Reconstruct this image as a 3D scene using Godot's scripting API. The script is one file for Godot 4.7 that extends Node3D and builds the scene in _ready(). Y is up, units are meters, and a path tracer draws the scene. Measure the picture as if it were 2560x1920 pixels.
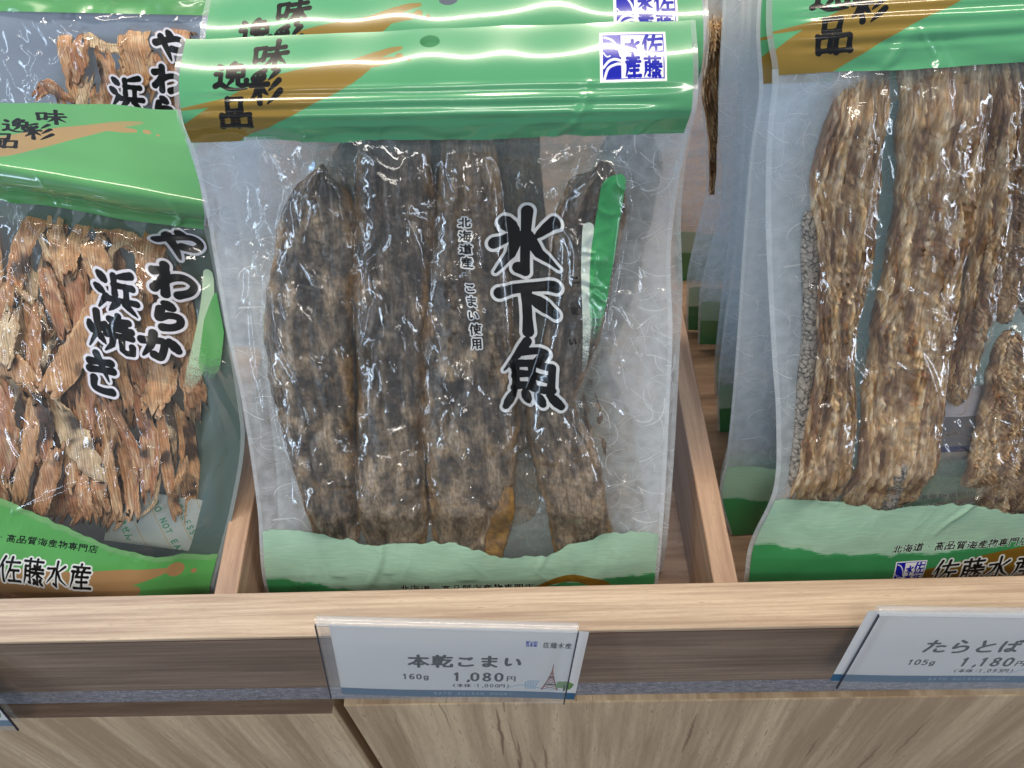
extends Node3D
# A shop display: sealed pouches of dried fish in wooden compartments behind a low rail, with price cards on the rail.

const GLYPHS := {
	"北": [[0, 10, 36, 38, 33], [0, 38, 10, 38, 88], [1, 6, 82, 40, 68], [0, 62, 10, 62, 80, 68, 88, 92, 86, 94, 70], [1, 90, 30, 62, 48]],
	"海": [[3, 10, 14, 22, 24], [3, 4, 40, 16, 50], [2, 6, 90, 24, 64], [1, 48, 6, 32, 34], [0, 42, 22, 94, 20], [0, 48, 38, 42, 84, 88, 84], [0, 48, 38, 90, 38, 84, 90, 74, 94], [0, 30, 62, 98, 60], [0, 66, 40, 62, 82]],
	"道": [[3, 10, 12, 20, 24], [0, 4, 42, 20, 42, 18, 72], [11, 4, 80, 20, 74, 50, 90, 98, 90], [3, 48, 4, 54, 16], [3, 82, 4, 72, 16], [0, 34, 22, 98, 20], [0, 62, 22, 56, 34], [0, 46, 34, 46, 78], [0, 46, 34, 86, 34, 86, 78], [0, 46, 48, 86, 48], [0, 46, 63, 86, 63], [0, 46, 78, 86, 78]],
	"産": [[0, 50, 4, 50, 16], [0, 16, 17, 86, 16], [3, 34, 20, 40, 30], [3, 68, 20, 60, 30], [0, 12, 34, 92, 33], [1, 20, 34, 18, 64, 6, 94], [1, 38, 40, 28, 58], [0, 34, 52, 84, 51], [0, 36, 70, 80, 69], [0, 24, 92, 96, 91], [0, 58, 38, 58, 92]],
	"こ": [[10, 24, 24, 50, 28, 76, 22, 66, 34], [10, 22, 62, 24, 80, 52, 84, 82, 78]],
	"ま": [[0, 18, 26, 82, 24], [0, 20, 48, 80, 46], [10, 50, 8, 50, 72, 40, 86, 24, 80, 30, 68, 54, 72, 82, 88]],
	"い": [[10, 20, 22, 18, 54, 26, 76, 40, 66], [10, 70, 28, 80, 48, 82, 66]],
	"使": [[1, 28, 6, 6, 50], [0, 20, 34, 20, 94], [0, 36, 20, 98, 18], [0, 46, 36, 46, 58], [0, 46, 36, 90, 36, 88, 58], [0, 46, 58, 88, 58], [1, 66, 6, 66, 62, 40, 94], [1, 48, 66, 66, 82, 98, 94]],
	"用": [[1, 22, 12, 22, 64, 8, 94], [0, 22, 12, 84, 12, 84, 90, 74, 86], [0, 22, 38, 84, 38], [0, 22, 62, 84, 62], [0, 52, 12, 52, 92]],
	"氷": [[3, 16, 14, 34, 30], [0, 52, 2, 50, 50, 48, 94, 38, 88], [0, 4, 44, 38, 40], [1, 38, 40, 28, 66, 4, 90], [1, 92, 18, 62, 44], [1, 54, 40, 70, 66, 98, 86]],
	"下": [[0, 2, 22, 50, 16, 98, 12], [0, 48, 20, 46, 96], [3, 54, 34, 94, 60]],
	"魚": [[1, 44, 0, 26, 22, 4, 40], [0, 34, 16, 74, 14, 60, 32], [0, 22, 38, 22, 72], [0, 20, 36, 84, 33, 80, 72], [0, 50, 36, 50, 70], [0, 22, 53, 80, 52], [0, 20, 72, 82, 70], [3, 18, 80, 4, 100], [3, 38, 80, 40, 94], [3, 58, 80, 66, 94], [3, 78, 78, 98, 98]],
	"佐": [[1, 30, 4, 4, 54], [0, 20, 36, 20, 96], [0, 36, 26, 96, 22], [1, 62, 4, 54, 46, 30, 90], [0, 52, 54, 92, 52], [0, 70, 54, 70, 90], [0, 44, 92, 98, 90]],
	"藤": [[0, 10, 14, 92, 13], [0, 34, 4, 34, 24], [0, 66, 4, 66, 24], [1, 16, 32, 16, 70, 6, 96], [0, 16, 32, 36, 32, 36, 92, 30, 90], [0, 16, 50, 36, 50], [0, 16, 66, 36, 66], [3, 54, 28, 58, 36], [3, 82, 28, 76, 36], [0, 46, 42, 96, 41], [0, 44, 54, 98, 53], [1, 68, 30, 62, 56, 44, 72], [1, 66, 54, 80, 66, 98, 72], [0, 70, 64, 70, 96, 62, 92], [3, 52, 78, 60, 84], [3, 88, 76, 80, 84], [3, 50, 94, 60, 88], [3, 82, 88, 92, 96]],
	"水": [[0, 50, 4, 50, 94, 38, 86], [0, 10, 34, 40, 32], [1, 40, 32, 30, 60, 6, 84], [1, 86, 20, 56, 44], [1, 54, 42, 70, 68, 98, 86]],
	"高": [[0, 50, 3, 50, 14], [0, 8, 15, 92, 15], [0, 30, 24, 30, 40], [0, 30, 24, 70, 24, 70, 40], [0, 30, 40, 70, 40], [0, 14, 52, 14, 96], [0, 14, 52, 86, 52, 86, 94, 78, 92], [0, 34, 64, 34, 84], [0, 34, 64, 66, 64, 66, 84], [0, 34, 84, 66, 84]],
	"品": [[0, 32, 6, 30, 40], [0, 32, 8, 76, 6, 70, 38], [0, 30, 40, 70, 38], [0, 10, 52, 4, 94], [0, 10, 54, 44, 52, 38, 90], [0, 6, 90, 40, 88], [0, 60, 50, 54, 94], [0, 60, 52, 98, 50, 92, 90], [0, 54, 90, 94, 88]],
	"質": [[1, 44, 4, 10, 12], [0, 14, 10, 10, 38], [0, 12, 22, 44, 22], [0, 32, 22, 32, 38], [1, 92, 4, 58, 12], [0, 60, 10, 56, 38], [0, 58, 22, 96, 22], [0, 80, 22, 80, 38], [0, 26, 44, 26, 82], [0, 26, 44, 76, 44, 76, 82], [0, 26, 57, 76, 57], [0, 26, 69, 76, 69], [0, 26, 82, 76, 82], [1, 40, 84, 14, 97], [1, 62, 84, 90, 97]],
	"物": [[1, 20, 8, 10, 34], [0, 14, 26, 44, 24], [0, 28, 4, 28, 96], [1, 4, 66, 46, 54], [1, 60, 4, 44, 40], [0, 54, 24, 94, 24, 90, 86, 78, 90], [1, 70, 26, 42, 74], [1, 84, 26, 52, 88]],
	"専": [[0, 10, 16, 90, 15], [0, 22, 28, 22, 58], [0, 22, 28, 78, 28, 78, 58], [0, 22, 43, 78, 43], [0, 22, 58, 78, 58], [0, 50, 4, 50, 60], [0, 6, 70, 96, 68], [0, 68, 60, 68, 94, 58, 90], [3, 28, 78, 40, 88]],
	"門": [[0, 10, 8, 10, 96], [0, 10, 8, 42, 8, 42, 42], [0, 10, 25, 42, 25], [0, 10, 42, 42, 42], [0, 90, 8, 90, 96, 82, 92], [0, 58, 8, 90, 8], [0, 58, 8, 58, 42], [0, 58, 25, 90, 25], [0, 58, 42, 90, 42]],
	"店": [[0, 50, 3, 50, 14], [0, 14, 16, 94, 15], [1, 18, 16, 18, 60, 6, 94], [0, 54, 26, 54, 58], [0, 54, 40, 84, 39], [0, 34, 60, 34, 94], [0, 34, 60, 82, 60, 82, 94], [0, 34, 92, 82, 92]],
	"味": [[0, 8, 28, 10, 72], [0, 8, 28, 36, 24, 32, 68], [0, 10, 68, 32, 66], [0, 48, 30, 90, 24], [0, 40, 52, 98, 44], [0, 70, 2, 66, 98], [1, 66, 50, 56, 70, 38, 86], [1, 70, 48, 80, 66, 98, 82]],
	"彩": [[1, 46, 4, 10, 16], [3, 10, 24, 16, 34], [3, 26, 22, 30, 32], [3, 46, 18, 40, 30], [0, 4, 46, 56, 44], [0, 30, 36, 30, 94], [1, 28, 48, 18, 68, 2, 82], [1, 32, 48, 44, 62, 56, 72], [1, 88, 6, 60, 32], [1, 92, 34, 60, 62], [1, 96, 62, 54, 96]],
	"逸": [[1, 56, 4, 34, 24], [0, 50, 12, 76, 12, 66, 24], [0, 40, 26, 40, 48], [0, 40, 26, 86, 26, 84, 48], [0, 40, 48, 84, 48], [1, 58, 26, 52, 62, 36, 80], [0, 70, 48, 70, 74, 80, 80, 96, 78, 96, 64], [3, 10, 10, 18, 22], [0, 4, 40, 18, 40, 16, 72], [11, 2, 80, 18, 74, 46, 90, 98, 90]],
	"や": [[10, 6, 44, 40, 30, 76, 22, 94, 38, 80, 58, 54, 58], [3, 46, 4, 56, 22], [11, 24, 22, 38, 60, 48, 98]],
	"わ": [[0, 32, 4, 30, 96], [10, 6, 28, 34, 24, 14, 70, 6, 80], [10, 14, 70, 44, 42, 74, 34, 94, 52, 84, 78, 58, 94]],
	"ら": [[3, 40, 4, 62, 20], [10, 28, 28, 22, 62, 50, 48, 80, 52, 82, 76, 60, 92, 32, 96]],
	"か": [[10, 6, 38, 56, 30, 64, 44, 54, 90, 38, 84], [11, 38, 6, 30, 52, 8, 94], [3, 76, 26, 96, 58]],
	"浜": [[3, 10, 12, 24, 24], [3, 2, 40, 16, 52], [2, 4, 92, 24, 62], [1, 88, 2, 46, 14], [0, 46, 12, 46, 52], [0, 46, 30, 90, 29], [0, 74, 30, 74, 64], [0, 28, 66, 98, 64], [1, 50, 72, 28, 96], [1, 70, 72, 96, 96]],
	"焼": [[3, 6, 34, 10, 54], [3, 40, 30, 32, 44], [1, 22, 4, 24, 50, 2, 94], [1, 26, 60, 40, 80], [0, 50, 16, 92, 15], [0, 70, 4, 70, 30], [0, 42, 38, 98, 36], [0, 56, 26, 56, 48], [0, 84, 26, 84, 48], [0, 42, 54, 98, 52], [1, 58, 54, 54, 78, 38, 96], [0, 76, 54, 76, 86, 84, 92, 98, 90, 98, 74]],
	"き": [[0, 18, 24, 82, 18], [0, 16, 44, 86, 38], [1, 40, 2, 72, 66], [10, 26, 66, 26, 88, 52, 94, 80, 92]],
	"本": [[0, 8, 26, 92, 26], [0, 50, 4, 50, 96], [1, 48, 28, 34, 56, 6, 76], [1, 52, 28, 66, 56, 94, 76], [0, 32, 74, 68, 74]],
	"乾": [[0, 10, 16, 46, 16], [0, 28, 4, 28, 30], [0, 12, 30, 12, 60], [0, 12, 30, 44, 30, 44, 60], [0, 12, 45, 44, 45], [0, 12, 60, 44, 60], [0, 4, 74, 50, 74], [0, 28, 60, 28, 96], [1, 62, 4, 50, 32], [0, 60, 20, 94, 20], [0, 58, 40, 88, 40, 58, 76], [0, 58, 76, 60, 90, 94, 90, 94, 74]],
	"円": [[0, 12, 12, 12, 94], [0, 12, 12, 88, 12, 88, 90, 78, 92], [0, 12, 52, 88, 52], [0, 50, 12, 50, 52]],
	"体": [[1, 28, 6, 6, 50], [0, 20, 34, 20, 94], [0, 36, 28, 98, 28], [0, 66, 6, 66, 96], [1, 64, 30, 50, 58, 32, 76], [1, 68, 30, 80, 56, 98, 76], [0, 52, 74, 82, 74]],
	"た": [[0, 8, 28, 56, 26], [1, 34, 6, 26, 50, 8, 90], [10, 54, 50, 72, 46, 88, 48], [10, 54, 72, 56, 86, 74, 90, 94, 86]],
	"と": [[1, 30, 8, 40, 46], [10, 84, 32, 40, 52, 24, 72, 40, 90, 86, 88]],
	"ば": [[0, 18, 14, 14, 54, 20, 90], [0, 40, 34, 88, 32], [10, 66, 12, 68, 74, 54, 88, 42, 78, 56, 68, 88, 86], [3, 80, 6, 86, 16], [3, 92, 2, 98, 12]],
	"ベ": [[0, 4, 66, 36, 34, 96, 84], [3, 70, 20, 76, 30], [3, 84, 14, 90, 24]],
	"れ": [[0, 26, 6, 26, 96], [10, 8, 30, 32, 26, 10, 74], [10, 10, 74, 50, 36, 66, 40, 66, 80, 94, 84]],
	"せ": [[0, 6, 40, 96, 34], [0, 70, 8, 70, 58, 58, 60], [0, 30, 16, 30, 84, 42, 90, 86, 88]],
	"ん": [[10, 46, 8, 8, 92, 30, 60, 52, 60, 58, 88, 76, 86, 94, 62]],
	"・": [[0, 48, 50, 52, 50]],
	"〈": [[0, 78, 10, 50, 50, 78, 90]],
	"〉": [[0, 22, 10, 50, 50, 22, 90]],
	":": [[0, 49, 36, 51, 36], [0, 49, 72, 51, 72]],
	",": [[0, 50, 86, 50, 92, 42, 104]],
	".": [[0, 49, 90, 51, 90]],
	"0": [[10, 50, 8, 24, 22, 18, 50, 24, 78, 50, 92, 76, 78, 82, 50, 76, 22, 50, 8]],
	"1": [[0, 30, 24, 54, 8, 54, 92]],
	"2": [[10, 20, 30, 30, 12, 52, 8, 76, 20, 72, 42, 48, 64, 20, 90], [0, 20, 91, 82, 91]],
	"3": [[10, 20, 18, 50, 7, 76, 24, 64, 44, 44, 47], [10, 44, 47, 72, 54, 80, 72, 56, 92, 18, 84]],
	"5": [[0, 76, 10, 30, 10, 26, 46], [10, 26, 46, 56, 38, 80, 56, 76, 82, 50, 93, 20, 86]],
	"6": [[10, 76, 14, 52, 8, 26, 30, 20, 64, 32, 88, 54, 92, 78, 78, 78, 56, 54, 46, 24, 58]],
	"8": [[10, 50, 8, 26, 18, 28, 38, 50, 48, 76, 62, 78, 82, 50, 93, 22, 82, 24, 62, 50, 48, 72, 38, 74, 18, 50, 8]],
	"9": [[10, 76, 42, 50, 56, 24, 42, 24, 20, 50, 8, 74, 18, 78, 44, 68, 78, 44, 92, 24, 86]],
	"g": [[10, 76, 48, 52, 36, 24, 46, 24, 72, 48, 84, 76, 72], [10, 78, 38, 78, 92, 66, 108, 38, 108, 24, 98]],
	"S": [[10, 80, 22, 52, 8, 24, 22, 34, 44, 66, 54, 80, 74, 52, 92, 20, 78]],
	"A": [[0, 10, 92, 50, 8, 90, 92], [0, 26, 62, 74, 62]],
	"T": [[0, 10, 10, 90, 10], [0, 50, 10, 50, 92]],
	"O": [[10, 50, 8, 16, 24, 10, 50, 16, 78, 50, 92, 84, 78, 90, 50, 84, 24, 50, 8]],
	"U": [[0, 16, 8, 16, 70, 32, 90, 68, 90, 84, 70, 84, 8]],
	"I": [[0, 50, 8, 50, 92]],
	"N": [[0, 16, 92, 16, 8, 84, 92, 84, 8]],
	"D": [[0, 18, 8, 18, 92, 54, 92, 84, 70, 84, 30, 54, 8, 18, 8]],
	"R": [[0, 18, 92, 18, 8, 66, 8, 82, 28, 66, 48, 18, 48], [0, 52, 48, 84, 92]],
	"E": [[0, 80, 10, 20, 10, 20, 90, 80, 90], [0, 20, 50, 70, 50]],
	"G": [[10, 82, 24, 52, 8, 20, 26, 16, 66, 50, 92, 82, 80, 82, 56], [0, 56, 56, 84, 56]],
	"L": [[0, 22, 8, 22, 90, 80, 90]],
	"-": [[0, 24, 50, 76, 50]],
}

# Pouch shapes: rows from the top edge to the bottom edge, each the left end and the right end of the sheet in metres.
const ROWS_KOMAI := [[-0.1396, 0.2478, -0.1549, 0.0986, 0.239, -0.163], [-0.1414, 0.2381, -0.1368, 0.0983, 0.2277, -0.1431], [-0.1419, 0.2246, -0.1261, 0.0976, 0.2129, -0.1308], [-0.1438, 0.2091, -0.1288, 0.0957, 0.1973, -0.1334], [-0.1459, 0.1814, -0.1273, 0.0925, 0.1669, -0.1287], [-0.1481, 0.1505, -0.1164, 0.0908, 0.136, -0.1178], [-0.1482, 0.114, -0.0956, 0.0925, 0.0993, -0.097], [-0.1475, 0.0786, -0.0779, 0.0919, 0.0641, -0.0793], [-0.1495, 0.0199, -0.0454, 0.0899, 0.0054, -0.0468], [-0.1529, -0.0265, -0.0169, 0.0864, -0.0411, -0.0184], [-0.152, -0.0712, -0.0165, 0.086, -0.0712, -0.0175]]
const ROWS_KOMAI_BEHIND := [[-0.1316, 0.2549, -0.1807, 0.1065, 0.2461, -0.1888], [-0.1335, 0.2452, -0.1626, 0.1063, 0.2348, -0.1689], [-0.1339, 0.2317, -0.1519, 0.1055, 0.22, -0.1565], [-0.1358, 0.2162, -0.1545, 0.1037, 0.2044, -0.1592], [-0.1379, 0.1884, -0.1531, 0.1004, 0.174, -0.1545], [-0.1401, 0.1576, -0.1421, 0.0988, 0.1431, -0.1436], [-0.1402, 0.121, -0.1213, 0.1005, 0.1064, -0.1228], [-0.1396, 0.0857, -0.1037, 0.0999, 0.0712, -0.1051], [-0.1415, 0.027, -0.0712, 0.0979, 0.0125, -0.0726], [-0.145, -0.0195, -0.0427, 0.0944, -0.034, -0.0441], [-0.144, -0.0712, -0.0423, 0.094, -0.0712, -0.0433]]
const ROWS_SQUID := [[-0.387, 0.1939, -0.2193, -0.1826, 0.1775, -0.2159], [-0.363, 0.2007, -0.1768, -0.159, 0.1763, -0.164], [-0.3511, 0.2084, -0.159, -0.1478, 0.1727, -0.133], [-0.3529, 0.2001, -0.1584, -0.1495, 0.165, -0.1331], [-0.3624, 0.1799, -0.168, -0.159, 0.1462, -0.1443], [-0.3599, 0.147, -0.1436, -0.1562, 0.1159, -0.123], [-0.357, 0.0995, -0.1085, -0.1534, 0.0684, -0.0879], [-0.3588, 0.0757, -0.0929, -0.1552, 0.0446, -0.0724], [-0.3712, 0.0413, -0.0703, -0.1676, 0.0102, -0.0498], [-0.3829, 0.0151, -0.0528, -0.1792, -0.0146, -0.0338], [-0.3926, -0.0082, -0.0372, -0.1888, -0.0366, -0.0197], [-0.398, -0.0712, -0.034, -0.194, -0.0712, -0.022]]
const ROWS_SQUID_BEHIND := [[-0.3907, 0.2147, -0.3892, -0.1862, 0.1996, -0.3873], [-0.3829, 0.2039, -0.3619, -0.1785, 0.1888, -0.36], [-0.384, 0.1859, -0.3485, -0.1796, 0.1708, -0.3466], [-0.3827, 0.1544, -0.335, -0.1782, 0.1393, -0.3331], [-0.3882, 0.1085, -0.3196, -0.1838, 0.0934, -0.3177], [-0.4012, 0.0423, -0.2952, -0.1968, 0.0272, -0.2933], [-0.4205, -0.0486, -0.2571, -0.216, -0.0636, -0.2552], [-0.425, -0.064, -0.252, -0.221, -0.064, -0.25]]
const ROWS_COD := [[0.1234, 0.2707, -0.1481, 0.3635, 0.2655, -0.1605], [0.1209, 0.2528, -0.124, 0.3609, 0.2476, -0.1363], [0.1248, 0.236, -0.1155, 0.3649, 0.2309, -0.1278], [0.1273, 0.2065, -0.1135, 0.3674, 0.2013, -0.1258], [0.133, 0.161, -0.104, 0.3731, 0.1558, -0.1163], [0.1436, 0.0948, -0.083, 0.3837, 0.0896, -0.0954], [0.1493, 0.0594, -0.0684, 0.3894, 0.0542, -0.0807], [0.1512, 0.0181, -0.0481, 0.3913, 0.0129, -0.0604], [0.1403, -0.0171, -0.0323, 0.3804, -0.0223, -0.0447], [0.1382, -0.0413, -0.0194, 0.3783, -0.0465, -0.0317], [0.137, -0.0712, -0.018, 0.377, -0.0712, -0.03]]
const ROWS_COD_SECOND := [[0.1266, 0.2613, -0.1712, 0.3665, 0.2546, -0.1818], [0.1227, 0.2423, -0.1457, 0.3626, 0.2355, -0.1562], [0.1262, 0.2184, -0.1365, 0.3662, 0.2116, -0.1471], [0.1272, 0.1872, -0.1356, 0.3672, 0.1804, -0.1461], [0.1305, 0.135, -0.1288, 0.3705, 0.1282, -0.1394], [0.1348, 0.0632, -0.1147, 0.3747, 0.0564, -0.1252], [0.1376, -0.0088, -0.1002, 0.3776, -0.0155, -0.1108], [0.1351, -0.0367, -0.0906, 0.375, -0.0435, -0.1011], [0.1451, -0.0723, -0.0806, 0.3851, -0.0791, -0.0912]]
const ROWS_COD_THIRD := [[0.1281, 0.2453, -0.2111, 0.368, 0.237, -0.2198], [0.128, 0.2183, -0.1949, 0.3679, 0.2099, -0.2036], [0.1329, 0.1682, -0.1908, 0.3728, 0.1599, -0.1995], [0.1383, 0.1067, -0.1887, 0.3782, 0.0984, -0.1974], [0.1412, 0.0316, -0.1861, 0.3811, 0.0233, -0.1948], [0.1467, -0.0383, -0.1895, 0.3865, -0.0467, -0.1982], [0.1532, -0.0863, -0.188, 0.3931, -0.0946, -0.1967]]
const ROWS_COD_FOURTH := [[0.1187, 0.2292, -0.253, 0.3585, 0.2193, -0.2599], [0.1184, 0.1975, -0.2392, 0.3582, 0.1876, -0.2461], [0.121, 0.1605, -0.2347, 0.3608, 0.1506, -0.2415], [0.1317, 0.094, -0.2349, 0.3716, 0.0841, -0.2418], [0.1287, 0.0419, -0.2355, 0.3685, 0.032, -0.2424], [0.1289, 0.0074, -0.2414, 0.3687, -0.0024, -0.2483], [0.1368, -0.0611, -0.2544, 0.3766, -0.071, -0.2613]]
const ROWS_COD_FIFTH := [[0.1244, 0.1981, -0.3096, 0.3641, 0.1867, -0.3146], [0.1271, 0.1535, -0.3039, 0.3668, 0.1421, -0.309], [0.1309, 0.0856, -0.3019, 0.3706, 0.0742, -0.307], [0.1278, 0.0115, -0.3075, 0.3676, 0.0, -0.3126], [0.1318, -0.0367, -0.3133, 0.3715, -0.0481, -0.3184], [0.1362, -0.0621, -0.3147, 0.3759, -0.0736, -0.3198]]
# Contents: spines as [metres across the pouch, metres down from its top edge, half width].
const FISH := [[[0.0623, 0.0702, 0.0032], [0.0609, 0.0775, 0.0098], [0.0591, 0.0902, 0.0165], [0.0567, 0.105, 0.0195], [0.0536, 0.1198, 0.0211], [0.05, 0.1349, 0.0224], [0.0461, 0.1501, 0.0229], [0.0432, 0.1657, 0.0228], [0.0415, 0.1821, 0.0223], [0.0403, 0.1986, 0.0217], [0.0407, 0.2161, 0.0206], [0.0416, 0.2336, 0.0186], [0.0429, 0.2512, 0.0166], [0.0432, 0.2689, 0.0147], [0.0443, 0.2845, 0.0135], [0.0463, 0.2986, 0.0114], [0.0474, 0.3079, 0.0088]], [[0.0985, 0.0503, 0.0093], [0.0983, 0.0574, 0.0141], [0.0982, 0.0701, 0.0173], [0.0975, 0.0853, 0.0192], [0.0965, 0.105, 0.0198], [0.0924, 0.1299, 0.0202], [0.0884, 0.1551, 0.0186], [0.086, 0.1821, 0.0177], [0.0814, 0.2102, 0.0173], [0.08, 0.2395, 0.0189], [0.079, 0.2629, 0.0206], [0.0785, 0.2814, 0.0192], [0.0774, 0.297, 0.0132], [0.0778, 0.3048, 0.007]], [[0.1324, 0.0522, 0.006], [0.1323, 0.0605, 0.0098], [0.1343, 0.0754, 0.014], [0.1348, 0.0927, 0.0165], [0.1346, 0.1099, 0.019], [0.1331, 0.1299, 0.0215], [0.1304, 0.1551, 0.0233], [0.1284, 0.1821, 0.0254], [0.1267, 0.2043, 0.0268], [0.1269, 0.2249, 0.0266], [0.1272, 0.2454, 0.0249], [0.1267, 0.2659, 0.0234], [0.1264, 0.2845, 0.0218], [0.125, 0.3001, 0.0178], [0.1238, 0.3089, 0.0112]], [[0.2005, 0.0692, 0.0034], [0.2013, 0.0746, 0.0095], [0.1988, 0.0829, 0.0148], [0.197, 0.0951, 0.0171], [0.1953, 0.1148, 0.0173], [0.1915, 0.1349, 0.0157], [0.1876, 0.1551, 0.0143], [0.1808, 0.1766, 0.0133], [0.1739, 0.1958, 0.0135], [0.1742, 0.2131, 0.0146], [0.1788, 0.2278, 0.0168], [0.1842, 0.2483, 0.0179], [0.189, 0.2689, 0.0173], [0.194, 0.2908, 0.0162], [0.1968, 0.3048, 0.013], [0.1989, 0.3142, 0.0063]]]
const FINS := [[[0.0938, 0.2395, 0.0021], [0.0959, 0.2571, 0.0038], [0.096, 0.2752, 0.0044], [0.0948, 0.2939, 0.0033], [0.0931, 0.3064, 0.0022]], [[0.1042, 0.2542, 0.0016], [0.1037, 0.2721, 0.0027], [0.1056, 0.2939, 0.0033], [0.1071, 0.3079, 0.0022]], [[0.1482, 0.2512, 0.0022], [0.1463, 0.2659, 0.0054], [0.1418, 0.2845, 0.0066], [0.1378, 0.3079, 0.005]], [[0.1716, 0.2659, 0.0016], [0.1757, 0.2845, 0.0028], [0.1801, 0.3033, 0.0028], [0.1833, 0.3126, 0.0017]]]
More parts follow.
